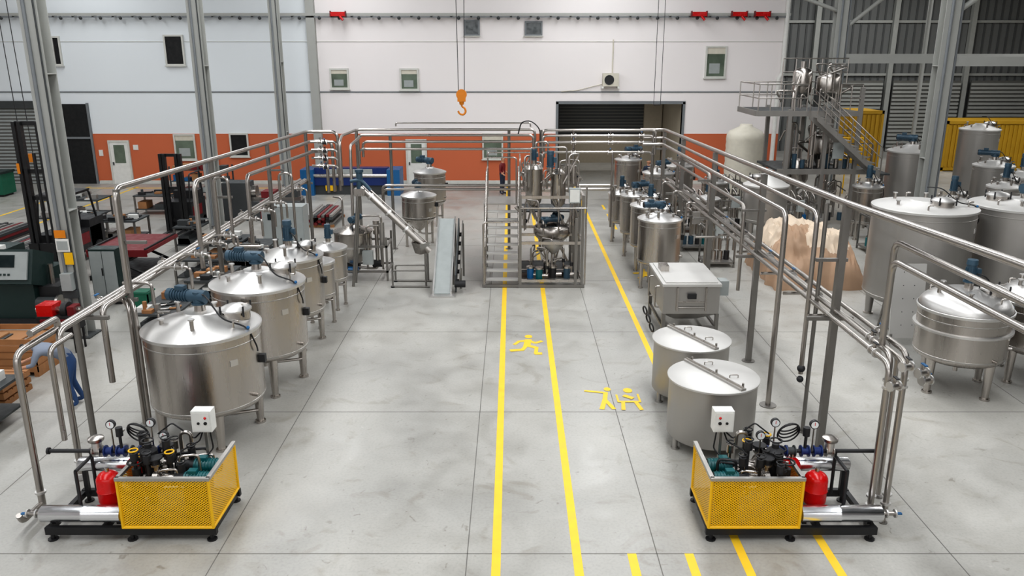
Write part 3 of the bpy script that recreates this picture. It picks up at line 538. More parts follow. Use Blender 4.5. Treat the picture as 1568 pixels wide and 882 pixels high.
b.tube([(.45,.5,.3),(.9,.5,.25),(1.15,.5,.25),(1.15,.5,.6)],.04,'pipe'); b.tube([(1.35,.2,.3),(1.35,.2,1.9),(.8,.2,1.9)],.03,'pipe'); b.tube([(.1,.9,1.0),(.1,.9,2.3),(-.2,1.1,2.3)],.03,'pipe'); b.cyl((.45,.5,.95),(.45,.5,1.0),.56,'lid',n=36)
b.done()
b=B('screw_conveyor',(-4.2,22.5,0))
b.cyl((-.05,0,2.75),(-.05,0,3.25),.09,'motor',n=14); b.cyl((-.05,0,3.25),(-.05,0,3.33),.12,'motor',n=14); b.box(-.2,.1,-.14,.14,2.6,2.8,'steel')
b.tube([(-.05,0,2.85),(1.85,0,.98)],.085,'pipe',14); b.tube([(-.05,.12,3.0),(1.85,.12,1.14)],.02,'pipe'); b.tube([(-.3,-.05,3.0),(.0,-.05,3.05),(.25,-.05,2.75)],.05,'motor',10)
for t in (.15,.4,.65,.9): b.cyl((-.05+1.9*t-.02,0,2.85-1.87*t+.02),(-.05+1.9*t+.02,0,2.85-1.87*t-.02),.11,'lid',n=16)
b.tube([(-.35,-.2,0),(-.1,-.1,2.7)],.04,'post'); b.tube([(-.35,.2,0),(-.1,.1,2.7)],.04,'post'); b.tube([(-.27,-.17,1.0),(-.27,.17,1.0)],.03,'post')
for y in (-.3,.3): b.tube([(.75,y,.03),(1.85,y,.03)],.03,'post'); b.tube([(1.75,y,.03),(1.75,y,1.0)],.03,'post'); b.tube([(.8,y,.03),(.8,y,.5),(1.75,y,.5)],.025,'post'); b.cyl((.8,y,0),(.8,y,.04),.06,'rubber')
b.lathe([(.16,0),(.26,.3),(.27,.3),(.17,-.02)],'steel',(1.6,0,.95),4)
b.done()
b=B('inclined_conveyor',(-2.25,21.2,0))
def slab(b,x0,x1,p,q,th,m,dx=0):
    (ya,za),(yb,zb)=p,q
    b.add([(x0,ya,za),(x1,ya,za),(x1+dx,yb,zb),(x0+dx,yb,zb),(x0,ya,za-th),(x1,ya,za-th),(x1+dx,yb,zb-th),(x0+dx,yb,zb-th)],[(0,1,2,3),(7,6,5,4),(0,4,5,1),(1,5,6,2),(2,6,7,3),(3,7,4,0)],m)
slab(b,.0,.68,(0,.04),(.2,.06),.04,'lid'); slab(b,.1,.55,(.15,.08),(2.4,1.72),.05,'grey')
slab(b,.06,.1,(.15,.14),(2.4,1.78),.12,'lid'); slab(b,.55,.59,(.15,.14),(2.4,1.78),.12,'lid')
for x in (.08,.57): b.tube([(x,2.3,0),(x,2.3,1.6)],.03,'post'); b.tube([(x,1.3,0),(x,1.3,.85)],.03,'post')
slab(b,.66,.7,(.5,.5),(2.3,1.75),.5,'dgrey'); slab(b,.78,.81,(.5,.45),(2.3,1.68),.1,'post')
for i in range(6): b.cyl((.66,.6+i*.3,.3+i*.2),(.8,.6+i*.3,.3+i*.2),.06,'rubber',n=12)
b.tube([(.8,2.25,0),(.8,2.25,1.6)],.03,'post'); b.tube([(.8,.9,0),(.8,.9,.6)],.03,'post'); b.cyl((.65,.5,.25),(.95,.5,.25),.1,'rubber')
b.done()
# central platform skid with stairs
b=B('process_platform',(-.8,22.2,0)); H=2.0
px0,px1=1.03,2.78
for x in (px0,px1,2.6):
    for y in (0,1.1,2.2): b.box(x-.04,x+.04,y-.04,y+.04,0,2.65 if x!=2.6 else 2.0,'post')
for z in (.2,1.3,2.6):
    for y in (0,1.1,2.2): b.box(px0,px1,y-.03,y+.03,z-.04,z+.04,'steel')
    for x in (px0,px1): b.box(x-.03,x+.03,0,2.2,z-.04,z+.04,'steel')
b.box(px0,px1,1.1,2.2,1.96,2.0,'dgrey'); b.box(px0,px1,.9,2.2,.2,.22,'dgrey')
b.box(px0-1.1,px1,2.3,3.6,1.96,2.0,'dull')
for x in (px0-1.05,px1-.05):
    for y in (2.35,3.55): b.box(x-.04,x+.04,y-.04,y+.04,0,1.96,'post')
n=9
for i in range(n): b.box(0.06,.97,.12+i*.24,.36+i*.24,H*(i+1)/(n+1)-.04,H*(i+1)/(n+1),'lidm')
for x in (0.03,1.0):
    slab(b,x-.03,x+.03,(0,.08),(2.35,2.0),.2,'steel')
    for i,y in enumerate((.1,.85,1.6,2.3)): z=.08+y*.82; b.cyl((x,y,z-.1),(x,y,z+1.0),.022,'steel',n=8)
    b.tube([(x,.1,.2),(x,.1,1.15),(x,2.3,2.97),(x,3.55,2.97),(x,3.55,2.0)],.024,'steel',8,bend=.1); b.tube([(x,.1,.68),(x,2.3,2.5),(x,3.55,2.5)],.02,'steel',8); 
b.tube([(0,0,.06),(0,0,1.9),(1.03,0,1.9)],.03,'steel'); b.tube([(0,0,.25),(0,2.3,.25)],.03,'steel'); b.tube([(0,2.3,0),(0,2.3,1.9)],.035,'post'); b.box(-.05,1.05,-.04,.04,0.02,.08,'post')
b.box(px0-.05,px1+.08,-.06,.06,.0,.1,'post')
for z in (3.1,3.5): b.tube([(px0,2.2,z),(px0,1.1,z),(px0,1.1,2.6)],.022,'steel',8,bend=.1)
b.tube([(px0-1,2.35,3.4),(px0-.1,2.35,3.4),(px0-.1,2.35,2.0)],.024,'steel',8,bend=.1); b.tube([(px0-1.0,3.58,2.0),(px0-1.0,3.58,3.4),(px0+.6,3.58,3.4)],.024,'steel',8)
b.lathe([(.05,2.0),(.2,2.15),(.24,2.3),(.24,3.1),(.26,3.12),(.2,3.22),(0,3.26)],'steel',(px0+.4,.9,.15),28); vmotor(b,px0+.4,.9,3.4,.7)
b.lathe([(.05,2.0),(.2,2.15),(.22,2.3),(.22,3.0),(.24,3.02),(.18,3.12),(0,3.16)],'steel',(px0+1.1,1.0,.1),28); vmotor(b,px0+.85,.6,3.2,1.0,'motor')
b.lathe([(.05,.85),(.2,.95),(.5,1.25),(.55,1.35),(.55,1.5),(.5,1.56),(.15,1.62),(0,1.63)],'steel',(px0+.95,1.2,.0),32)
gearmotor(b,px0+.7,1.0,1.55,.1,.8,'motor'); gearmotor(b,px0+1.2,1.3,1.6,2,.7,'motor')
b.lathe([(.05,.9),(.25,1.1),(.3,1.2),(.3,1.26)],'dull',(px0+.95,.35,0),24)
for k,(x,y) in enumerate(((.3,.3),(.55,.2),(.95,.35),(1.35,.3),(.8,.9))):
    b.cyl((px0+x,y,.2),(px0+x,y,.5),.1,('lblue','teal','rubber','motor','rubber')[k],n=14); b.cyl((px0+x,y,.5),(px0+x,y,.55),.12,'steel'); b.cyl((px0+x+.05,y,.3),(px0+x+.25,y,.3),.06,'steel')
for i in range(34):
    x=px0+.1+random.random()*1.55; y=.1+random.random()*1.0; z=random.choice([.3,.4,1.5,1.7,2.7,2.8]); h=.35+random.random()*.7; r_=random.choice([.018,.025,.03])
    b.tube([(x,y,z),(x,y,z+h),(x+random.uniform(-.35,.35),y+.2,z+h),(x+random.uniform(-.2,.2),y+.2,z+.2)],r_,random.choice(['pipe','pipe','steel']),8)
    b.cyl((x,y,z+.2),(x,y,z+.3),.05,random.choice(['steel','rubber','steel']))
b.cyl((px0+.15,.5,2.7),(px0+.15,.5,3.3),.07,'steel'); b.cyl((px0+1.5,.5,2.9),(px0+1.5,.5,3.4),.09,'steel')
b.tube([(px0+.45,1.1,3.2),(px0+.45,1.1,4.0),(px0+.8,1.1,4.0),(px0+.8,1.1,3.0)],.03,'pipe'); b.tube([(px0+.3,.6,2.6),(px0+.3,.6,3.9),(px0+1.3,.6,3.9),(px0+1.3,.6,3.1)],.025,'pipe')
b.box(px0+1.35,px0+1.65,-.1,.1,2.45,2.85,'grey'); b.box(px0+1.37,px0+1.63,-.11,-.1,2.48,2.82,'white'); b.tube([(px0,-.05,2.3),(px1+.1,-.05,2.3)],.025,'steel'); b.tube([(px1+.08,-.05,2.9),(px1+.08,-.05,0.1)],.025,'steel')
b.done()
def small_skid(x,y,w=1.2,d=.8,h=1.2):
    b=B('valve_manifold_skid',(x,y,0))
    for xx in (0,w):
        for yy in (0,d): b.box(xx-.025,xx+.025,yy-.025,yy+.025,0,h,'post')
    for z in (.15,h): b.box(0,w,-.025,.025,z-.025,z+.025,'post'); b.box(0,w,d-.025,d+.025,z-.025,z+.025,'post'); b.box(-.025,.025,0,d,z-.025,z+.025,'post'); b.box(w-.025,w+.025,0,d,z-.025,z+.025,'post')
    b.box(0,w,0,d,.15,.17,'dull')
    for i in range(4): 
        xx=w*(.15+.23*i); b.cyl((xx,d*.5,.17),(xx,d*.5,.45),.09,random.choice(['teal','motor','steel','rubber'])); b.tube([(xx,d*.5,.4),(xx,d*.5,h+.3*random.random()+.2),(xx+.15,d*.3,h+.2),(xx+.15,d*.3,.5)],.025,'pipe'); valve(b,(xx,d*.5,h*.7),(1,0,0))
    b.cyl((w*.5,d*.6,.5),(w*.5,d*.6,h+.2),.16,'steel',n=18); b.box(w*.3,w*.55,-.05,.1,h-.25,h+.15,random.choice(['grey','rubber','dull'])); b.done()
for a in ((5.7,26.5,1.0),(6.3,29.4,1.0),(7.7,29.4,1.2),(6.3,34.8),(8.4,33.6),(9.9,28.6,1.0),(4.3,30.2,.9),(11.8,26.2,1.2),(16.8,24.6,1.4),(11.4,24.2,1.2),(17.0,35.3,1.3),(14.6,28.4,1.2),(6.0,24.4,.9)): small_skid(*a)
# ------------------------------------------------------------ tower
b=B('evaporator_tower',(9.1,30.6,0)); W=3.8;D=2.6
for x in (1.2,2.6,W):
    for y in (0,D): b.box(x-.07,x+.07,y-.07,y+.07,0,4.4 if x<3 else 5.2,'dull')
b.box(0,W,0,D,4.25,4.32,'dgrey'); b.box(0,W,-.06,.0,4.15,4.35,'dull'); b.box(-.06,0,0,D,4.15,4.35,'dull')
b.box(.9,W+.6,0,D,2.1,2.18,'dgrey'); b.box(.9,W+.6,-.06,0,2.0,2.2,'dull')
def rails(z,x0,x1,y):
    for zz in (z+.5,z+1.0): b.tube([(x0,y,zz),(x1,y,zz)],.022,'pipe')
    k=int((x1-x0)/.6)+1
    for i in range(k+1): xx=x0+(x1-x0)*i/k; b.cyl((xx,y,z),(xx,y,z+1.0),.02,'pipe',n=6)
rails(4.3,0,1.8,0); rails(4.3,0,W,D); rails(4.3,3.0,W,0); rails(2.15,2.8,W+.6,0); rails(5.2,1.3,W,1.6)
for zz in (4.8,5.3): b.tube([(0,0,zz),(0,D,zz)],.022,'pipe')
for y in (-.9,-.1): 
    b.add([(1.9,y,4.3),(4.4,y,2.2),(4.4,y,1.98),(1.9,y,4.06),(1.9,y+.05,4.3),(4.4,y+.05,2.2),(4.4,y+.05,1.98),(1.9,y+.05,4.06)],[(0,1,2,3),(7,6,5,4),(0,4,5,1),(1,5,6,2),(2,6,7,3),(3,7,4,0)],'dull')
    b.tube([(1.9,y,4.3),(1.9,y,5.2),(4.4,y,3.1),(4.4,y,2.1)],.022,'pipe'); b.tube([(1.9,y,4.8),(4.4,y,2.7)],.018,'pipe')
    for i in range(5): xx=2.2+i*.5; zz=4.3-(xx-1.9)*.84; b.cyl((xx,y,zz-.1),(xx,y,zz+.9),.018,'pipe',n=6)
for i in range(10): xx=2.05+i*.24; zz=4.15-i*.2; b.box(xx,xx+.22,-.88,-.08,zz-.03,zz,'dull')
b.box(4.4,4.75,-.95,.0,2.1,2.16,'dgrey'); b.box(4.45,4.55,-.9,-.8,0,2.1,'post')
b.lathe([(.05,4.3),(.3,4.55),(.36,4.7),(.36,5.35),(.3,5.5),(.1,5.58),(.1,5.8),(0,5.8)],'steel',(1.95,1.2,.3),28); b.lathe([(.05,4.4),(.4,4.7),(.45,4.8),(.45,5.3),(.35,5.45),(0,5.52)],'steel',(2.9,1.0,.2),28)
b.lathe([(.06,1.0),(.45,1.6),(.5,1.7),(.5,2.3),(.4,2.45),(0,2.5)],'steel',(1.9,.9,.0),28); b.lathe([(.06,1.0),(.45,1.6),(.5,1.7),(.5,2.2),(.4,2.35),(0,2.4)],'steel',(3.0,1.2,1.0),28)
b.cyl((1.4,.4,.2),(1.4,.4,3.9),.14,'steel',n=18); b.cyl((2.3,.5,2.2),(2.3,.5,4.2),.11,'steel',n=18); b.tube([(1.4,.4,3.8),(1.4,.4,4.9),(1.95,1.2,5.9),(1.95,1.2,5.6)],.06,'pipe')
for i in range(44):
    x=1.2+random.random()*2.6; y=random.random()*1.5; z=random.choice([.3,.6,2.2,2.4,4.4,4.6]); h=.5+random.random()*1.2
    b.tube([(x,y,z),(x,y,z+h),(x+random.uniform(-.8,.8),y,z+h),(x+random.uniform(-.5,.5),y+.2,z+h-.4)],random.choice([.025,.035,.05]),random.choice(['pipe','steel','dull']),8)
for i in range(6): b.cyl((1.3+i*.45,.2,.2),(1.3+i*.45,.2,.5),.1,random.choice(['lblue','rubber','motor']))
for i in range(8): x=1.3+i*.32; b.cyl((x,.3,2.2),(x,.3,2.5+.3*random.random()),.09,random.choice(['rubber','motor','steel','steel']),n=14)
b.box(2.9,3.3,-.15,-.07,2.6,3.2,'grey')
b.done()
def container(x0,x1,y0,z1):
    b=B('yellow_container',(x0,y0,0)); w=x1-x0; b.box(0,w,0,2.4,.1,z1,'yel2')
    x=.1
    while x<w-.1: b.box(x,x+.12,-.05,0,.25,z1-.2,'yel2'); x+=.24
    for xx in (-.04,w-.08): b.box(xx,xx+.12,-.08,.05,0,z1+.02,'yel2')
    b.box(-.04,w+.04,-.08,.05,z1-.15,z1+.02,'yel2'); b.box(-.04,w+.04,-.08,.05,.05,.22,'yel2'); b.done()
container(18.0,20.4,45.4,3.3); container(24.0,36,45.4,2.75)
b=B('yellow_guard_rail',(14.9,38,0))
for x in (0,.7,1.4): b.cyl((x,0,0),(x,0,2.6),.03,'yel',n=8)
for z in (1.6,2.1,2.6): b.tube([(0,0,z),(1.4,0,z)],.03,'yel')
b.done()
# ------------------------------------------------------------ tarp pile
def tarp():
    nx,ny=60,60; W,D=2.7,3.2; vs=[];fs=[];b=B('tarpaulin_covered_crate',(7.4,21.9,0))
    for j in range(ny+1):
        for i in range(nx+1):
            u=i/nx;v=j/ny
            eu=min(u,1-u)/.2; ev=min(v/.28,(1-v)/.12); e=min(1,eu,ev); e2=min(1,eu)*min(1,ev)
            h=1.55*(e2**.42)
            h*= .95-.25*max(0,u-.5)-.28*max(0,.45-v) 
            fold=abs(noise.noise(Vector((u*9,v*5,3))))+.6*abs(noise.noise(Vector((u*19,v*11,8))))
            h+=(.26*noise.noise(Vector((u*4,v*4,1)))-.24*fold+.07)*min(1,e*3)
            o=.2*noise.noise(Vector((u*7,v*7,7)))
            vs.append((u*W+o*(1-e*.5),v*D+o,max(0.0,h)))
    for j in range(ny):
        for i in range(nx): fs.append((j*(nx+1)+i,j*(nx+1)+i+1,(j+1)*(nx+1)+i+1,(j+1)*(nx+1)+i))
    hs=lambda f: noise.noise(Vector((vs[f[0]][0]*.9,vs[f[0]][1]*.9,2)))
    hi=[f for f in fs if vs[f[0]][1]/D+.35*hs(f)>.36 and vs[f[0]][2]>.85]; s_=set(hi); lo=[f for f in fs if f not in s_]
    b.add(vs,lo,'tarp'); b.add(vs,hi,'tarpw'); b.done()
tarp()
b=B('steel_cover_panel',(8.6,17.4,0)); R=Matrix.Rotation(-.15,3,'X'); b.box(0,.75,0,.04,.2,1.9,'lidm',R=R,c=(0,0,.2)); 
for x in (.03,.72): b.tube([(x,.05,0),(x,.0,.3)],.03,'post'); b.tube([(x,.75,0),(x,.35,1.6)],.025,'post')
for z in range(5):
    for x in (.25,.5): b.cyl((x,-.005+.15*(.3+z*.3),.5+z*.3),(x,.03+.15*(.3+z*.3),.5+z*.3),.012,'dgrey',n=6)
b.done()
# ------------------------------------------------------------ left area
b=B('forklift',(-14.1,24,0))
for x in (-.42,-.26,.26,.42): b.box(x-.05,x+.05,-.08,.08,.05,4.5,'black')
for z in (.4,2.2,3.0,4.4): b.box(-.42,.42,.0,.08,z,z+.12,'black')
b.cyl((0,.02,.2),(0,.02,3.6),.05,'rubber'); b.box(-.5,.5,-.16,-.1,.35,.9,'black')
for x in (-.25,.25): b.box(x-.06,x+.06,-1.2,-.1,.1,.15,'black'); b.box(x-.06,x+.06,-.2,-.14,.1,.9,'black')
b.box(-.55,.55,.3,2.2,.35,1.05,'rubber'); b.box(-.56,.56,.6,1.4,.6,.95,'dred'); b.box(-.55,.55,1.5,2.4,.35,1.3,'rubber'); b.box(-.3,.3,1.1,1.5,1.05,1.6,'black')
for x in (-.5,.5):
    b.tube([(x,.4,1.0),(x*.9,.6,2.2),(x*.9,1.9,2.2),(x,2.1,1.2)],.035,'black')
    for y,r in ((.5,.33),(1.9,.28)): b.cyl((x-.1,y,r),(x+.1,y,r),r,'rubber',n=24); b.cyl((x-.11,y,r),(x+.11,y,r),r*.5,'dred',n=16)
b.box(-.5,.5,.6,1.9,2.2,2.25,'black'); b.box(-.5,-.42,-.1,.0,3.0,3.3,'orang'); b.done()
b=B('forklift',(-12.4,29.5,0))
for x in (-.35,-.22,.22,.35): b.box(x-.05,x+.05,-.08,.08,.05,2.9,'black')
for z in (.4,1.6,2.8): b.box(-.35,.35,.0,.08,z,z+.1,'black')
for x in (-.25,.25): b.box(x-.06,x+.06,-1.2,-.1,.06,.1,'black')
b.box(-.5,.5,.2,1.6,.2,1.1,'rubber'); b.box(-.51,.51,.3,1.2,.5,.9,'dred'); b.box(-.45,.45,1.0,1.6,1.1,1.4,'rubber'); b.cyl((-.5,.5,.25),(.5,.5,.25),.25,'rubber',n=20); b.cyl((-.5,1.4,.2),(.5,1.4,.2),.2,'rubber',n=20)
for x in (-.45,.45): b.tube([(x,.2,1.1),(x,.4,2.1),(x,1.4,2.1),(x,1.5,1.3)],.03,'black')
b.done()
b=B('cnc_machine',(-13.6,18.9,0)); R=Matrix.Rotation(-.35,3,'X')
b.box(-1.4,1.9,0.1,1.6,.12,1.2,'dgreen'); b.box(-1.2,1.0,.4,1.5,1.2,1.75,'dgreen'); b.box(-1.2,1.0,.35,.4,1.25,1.7,'grey'); b.box(.95,2.0,.0,.9,.9,1.75,'dgreen',R=R); b.box(1.05,1.9,-.06,-.01,1.0,1.68,'grey',R=R,c=(1.5,.45,1.3)); b.box(1.2,1.6,-.08,-.05,1.3,1.6,'glassd',R=R,c=(1.5,.45,1.3))
for i in range(4): b.box(1.15+i*.1,1.2+i*.1,-.08,-.05,1.1,1.15,'dgreen',R=R,c=(1.5,.45,1.3))
b.box(1.8,2.4,.3,1.1,.1,.9,'rubber'); b.cyl((1.9,.2,.5),(2.4,.2,.5),.16,'dgrey',n=18); b.cyl((2.4,.2,.5),(2.46,.2,.5),.22,'steel',n=18); b.cyl((2.1,.6,.9),(2.1,.6,1.4),.06,'steel'); b.box(-1.5,2.4,0,1.7,0,.14,'rubber'); b.tube([(-1,.5,1.75),(-1,.5,2.1),(.5,.5,2.1)],.03,'grey')
for i in range(10): a=-1+random.random()*1.8; b.box(a,a+.2,.5,.8,1.75,1.8+.1*random.random(),random.choice(['white','grey','rubber','steel']))
b.done()
b=B('electrical_cabinet',(-11.1,20.6,0)); b.box(0,.7,0,.45,.08,1.5,'dgreen'); b.box(.02,.34,-.02,0,.12,1.45,'grey'); b.box(.36,.68,-.02,0,.12,1.45,'grey'); b.box(.31,.335,-.05,-.02,.8,1.0,'black'); b.box(0,.7,0,.45,0,.08,'black'); b.done()
b=B('plastic_crate',(-10.0,20.0,0)); b.box(0,.6,0,.4,0,.05,'green'); 
for q in ((0,.6,0,.03),(0,.6,.37,.4),(0,.03,0,.4),(.57,.6,0,.4)): b.box(*q,.05,.5,'green')
b.box(-.02,.62,-.02,.42,.46,.5,'green'); b.done()
b=B('scissor_lift_table',(-12.4,22.9,0)); b.box(0,1.8,0,2.2,.82,.92,'dred'); b.box(.02,1.78,-.02,.0,.72,.9,'dred'); b.box(.0,1.8,0,2.2,.0,.14,'black')
for y in (.2,2.0):
    for s in (0,1): 
        p=(.2,y,.14 if s else .8); q=(1.6,y,.8 if s else .14); b.cyl(p,q,.045,'black',n=6)
b.box(.05,.1,0,2.2,.92,.97,'rubber'); b.box(1.7,1.75,0,2.2,.92,.97,'rubber'); b.done()
def bench(x,y,w,d,h=.8,n=14,seed=0,mats=('steel','dgrey','card','rubber','rubber','dull','wood','dgrey','white')):
    rr=random.Random(seed); b=B('workbench',(x,y,0)); b.box(0,w,0,d,h-.05,h,'dgrey')
    for xx in (.04,w-.04):
        for yy in (.04,d-.04): b.box(xx-.03,xx+.03,yy-.03,yy+.03,0,h-.05,'post')
    b.box(.04,w-.04,.04,d-.04,.2,.24,'dgrey')
    for i in range(n):
        s1=.08+.28*rr.random(); s2=.06+.22*rr.random(); a=rr.random()*(w-.1-s1)+.05; c=rr.random()*(d-.1-s2)+.05; hh=.02+.16*rr.random(); m=rr.choice(mats)
        k=rr.random()
        if k<.5: b.box(a,a+s1,c,c+s2,h,h+hh,m)
        elif k<.75: b.cyl((a+.06,c+.06,h),(a+.06,c+.06,h+hh+.08),.05,m,n=12)
        else: b.tube([(a,c,h+.03),(a+s1,c+.05,h+.03),(a+s1,c+s2,h+.03)],.025,m)
    for i in range(4): 
        a=rr.random()*(w-.5)+.05; b.box(a,a+.35,.1,.1+d*.6,.24,.34+.2*rr.random(),rr.choice(mats))
    b.done()
bench(-11.2,12.4,2.2,1.4,.8,34,3,('white','white','card','rubber','white','dull','wood','lblue')); bench(-14.6,27.4,1.6,1.2,.85,18,2); bench(-9.9,24.6,1.5,1.0,.8,18,5); bench(-16.8,28,2.0,1.2,.85,16,6); bench(-9.7,22.4,1.4,.9,.75,18,8); bench(-17.8,22.2,2.0,1.0,.85,14,9)
bench(-11.3,26.4,.9,1.6,.85,16,11); bench(-18.5,31.5,2.2,1.2,.85,16,12); bench(-8.5,23.6,1.0,1.8,.7,14,15); bench(-15.5,32.8,2.0,1.0,.8,16,17); bench(-8.6,20.4,1.0,1.6,.7,16,18); bench(-8.7,17.6,1.0,1.6,.7,16,21)
def profiles(x,y,w,d,seed):
    rr=random.Random(seed); b=B('steel_profile_stack',(x,y,0))
    for yy in (.15,d-.25): b.box(0,w,yy,yy+.1,0,.1,'wood')
    for k in range(4):
        for i in range(int(w/.14)):
            if rr.random()<.8: b.box(i*.14,i*.14+.11,rr.random()*.2,d-rr.random()*.3,.1+k*.1,.19+k*.1,rr.choice(['dgrey','rubber','post','dred','dull']))
    b.done()
profiles(-16.4,24.4,1.5,2.6,1); profiles(-11.7,33.3,1.2,2.6,2); profiles(-7.8,30.2,1.0,2.4,3); profiles(-18.6,26,1.4,3,4); profiles(-14.0,20.9,1.2,1.8,5)
def crate(x,y,w,d,h):
    b=B('wooden_crate',(x,y,0)); b.box(.02,w-.02,.02,d-.02,.1,h*.8,'card')
    k=max(2,int(h/.16))
    for i in range(k): z=.1+i*(h-.1)/k; b.box(0,w,0,.02,z,z+.12,'wood'); b.box(0,w,d-.02,d,z,z+.12,'wood'); b.box(0,.02,0,d,z,z+.12,'wood'); b.box(w-.02,w,0,d,z,z+.12,'wood')
    for xx in (0,w/2-.05,w-.1): b.box(xx,xx+.1,0,d,0,.1,'wood')
    for i in range(5): a=.1+random.random()*(w-.4); b.box(a,a+.25,d*.2,d*.7,h*.8,h*.8+.1*random.random(),random.choice(['card','dgrey','wood','steel']))
    b.done()
crate(-11.1,15.6,1.3,1.0,.85); crate(-12.3,14.4,1.1,1.0,.8)
b=B('wooden_pallet',(-10.7,14.1,0))
for k in range(3):
    z=k*.15
    for xx in (0,.5,1.0): b.box(xx,xx+.1,0,.9,z,z+.09,'wood')
    for i in range(6): b.box(0,1.1,i*.155,i*.155+.11,z+.09,z+.115,'wood')
b.done()
b=B('pipe_threading_machine',(-10.5,16.95,0)); b.box(0,.8,0,.5,.5,.85,'rubber'); b.box(.1,.7,-.05,.0,.6,.8,'dred'); b.cyl((-.1,.25,.95),(.9,.25,.95),.07,'steel'); b.cyl((.5,.25,.95),(.62,.25,.95),.18,'rubber',n=20); b.box(.0,.35,.05,.45,.85,1.1,'red'); b.box(.65,.8,.1,.4,.85,1.05,'dred')
for x in (.05,.75):
    for y in (.05,.45): b.cyl((x,y,.5),(x,y,0),.025,'black',n=8)
b.done()
b=B('wire_cart',(-12.6,15.9,0)); 
for x in (0,.6):
    for y in (0,.5): b.cyl((x,y,0.05),(x,y,1.0),.018,'orang',n=6); b.cyl((x-.02,y,.05),(x+.02,y,.05),.05,'rubber')
for z in (.3,.65,1.0): b.tube([(0,0,z),(.6,0,z),(.6,.5,z),(0,.5,z),(0,0,z)],.014,'orang',6)
b.done()
b=B('lathe_machine',(-11.4,31.6,0)); b.box(0,3.0,0,.9,.0,.75,'dgrey'); b.box(0,1.0,0,.9,.75,1.5,'dgrey'); b.box(1.0,3.0,.3,.7,.75,.9,'steel'); b.cyl((1.0,.45,1.1),(1.25,.45,1.1),.25,'steel',n=20); b.box(2.4,2.9,.25,.7,.9,1.3,'dgrey'); b.box(1.5,2.0,.1,.8,.9,1.15,'dred'); b.done()
b=B('red_tool_cabinet',(-9.2,29.2,0)); b.box(0,.6,0,.6,.08,1.2,'dred')
for i in range(5): b.box(.03,.57,-.02,0,.14+i*.21,.31+i*.21,'red'); b.box(.15,.45,-.035,-.02,.25+i*.21,.27+i*.21,'steel')
b.box(0,.6,0,.6,0,.08,'black'); b.done()
b=B('control_cabinet',(-8.45,26.9,0)); b.box(0,1.4,0,.7,.1,1.45,'grey'); b.box(.02,.69,-.02,0,.14,1.4,'grey'); b.box(.71,1.38,-.02,0,.14,1.4,'grey'); b.box(0,1.4,0,.7,0,.1,'dgrey'); b.box(.2,.5,-.03,-.02,1.0,1.2,'glassd'); b.box(.65,.68,-.05,-.02,.7,.85,'black'); b.done()
b=B('plate_bending_machine',(-9.7,37.4,0)); b.box(0,4.3,.3,1.2,0.0,.45,'dgrey'); b.box(0,4.3,.2,1.0,.45,.85,'blue'); b.box(-.1,.5,0,1.3,0,1.2,'lblue'); b.box(3.9,4.5,0,1.3,0,1.2,'lblue'); b.box(.5,3.9,.3,.8,.9,1.25,'blue'); b.box(1.2,3.2,.28,.3,.95,1.2,'grey'); b.cyl((.5,.2,.9),(3.9,.2,.9),.09,'steel'); b.box(1,1.5,.18,.2,.2,.45,'yel'); b.done()
b=B('shelving_rack',(-15.4,36.4,0))
for x in (0,1.3,2.6):
    for y in (0,.7): b.box(x-.03,x+.03,y-.03,y+.03,0,1.5,'dgrey')
for z in (.3,.8,1.3):
    b.box(0,2.6,0,.7,z,z+.03,'dgrey')
    for i in range(6): b.box(.1+i*.42,.4+i*.42,.1,.55,z+.03,z+.15+.2*random.random(),random.choice(['grey','card','dred','dgrey','lblue']))
b.done()
b=B('waste_container',(-24.6,37,0)); b.box(0,1.2,0,1,.1,1.1,'green'); b.box(-.05,1.25,-.05,1.05,1.05,1.15,'dgreen'); b.box(.1,1.1,.1,.9,0,.1,'black'); b.done()
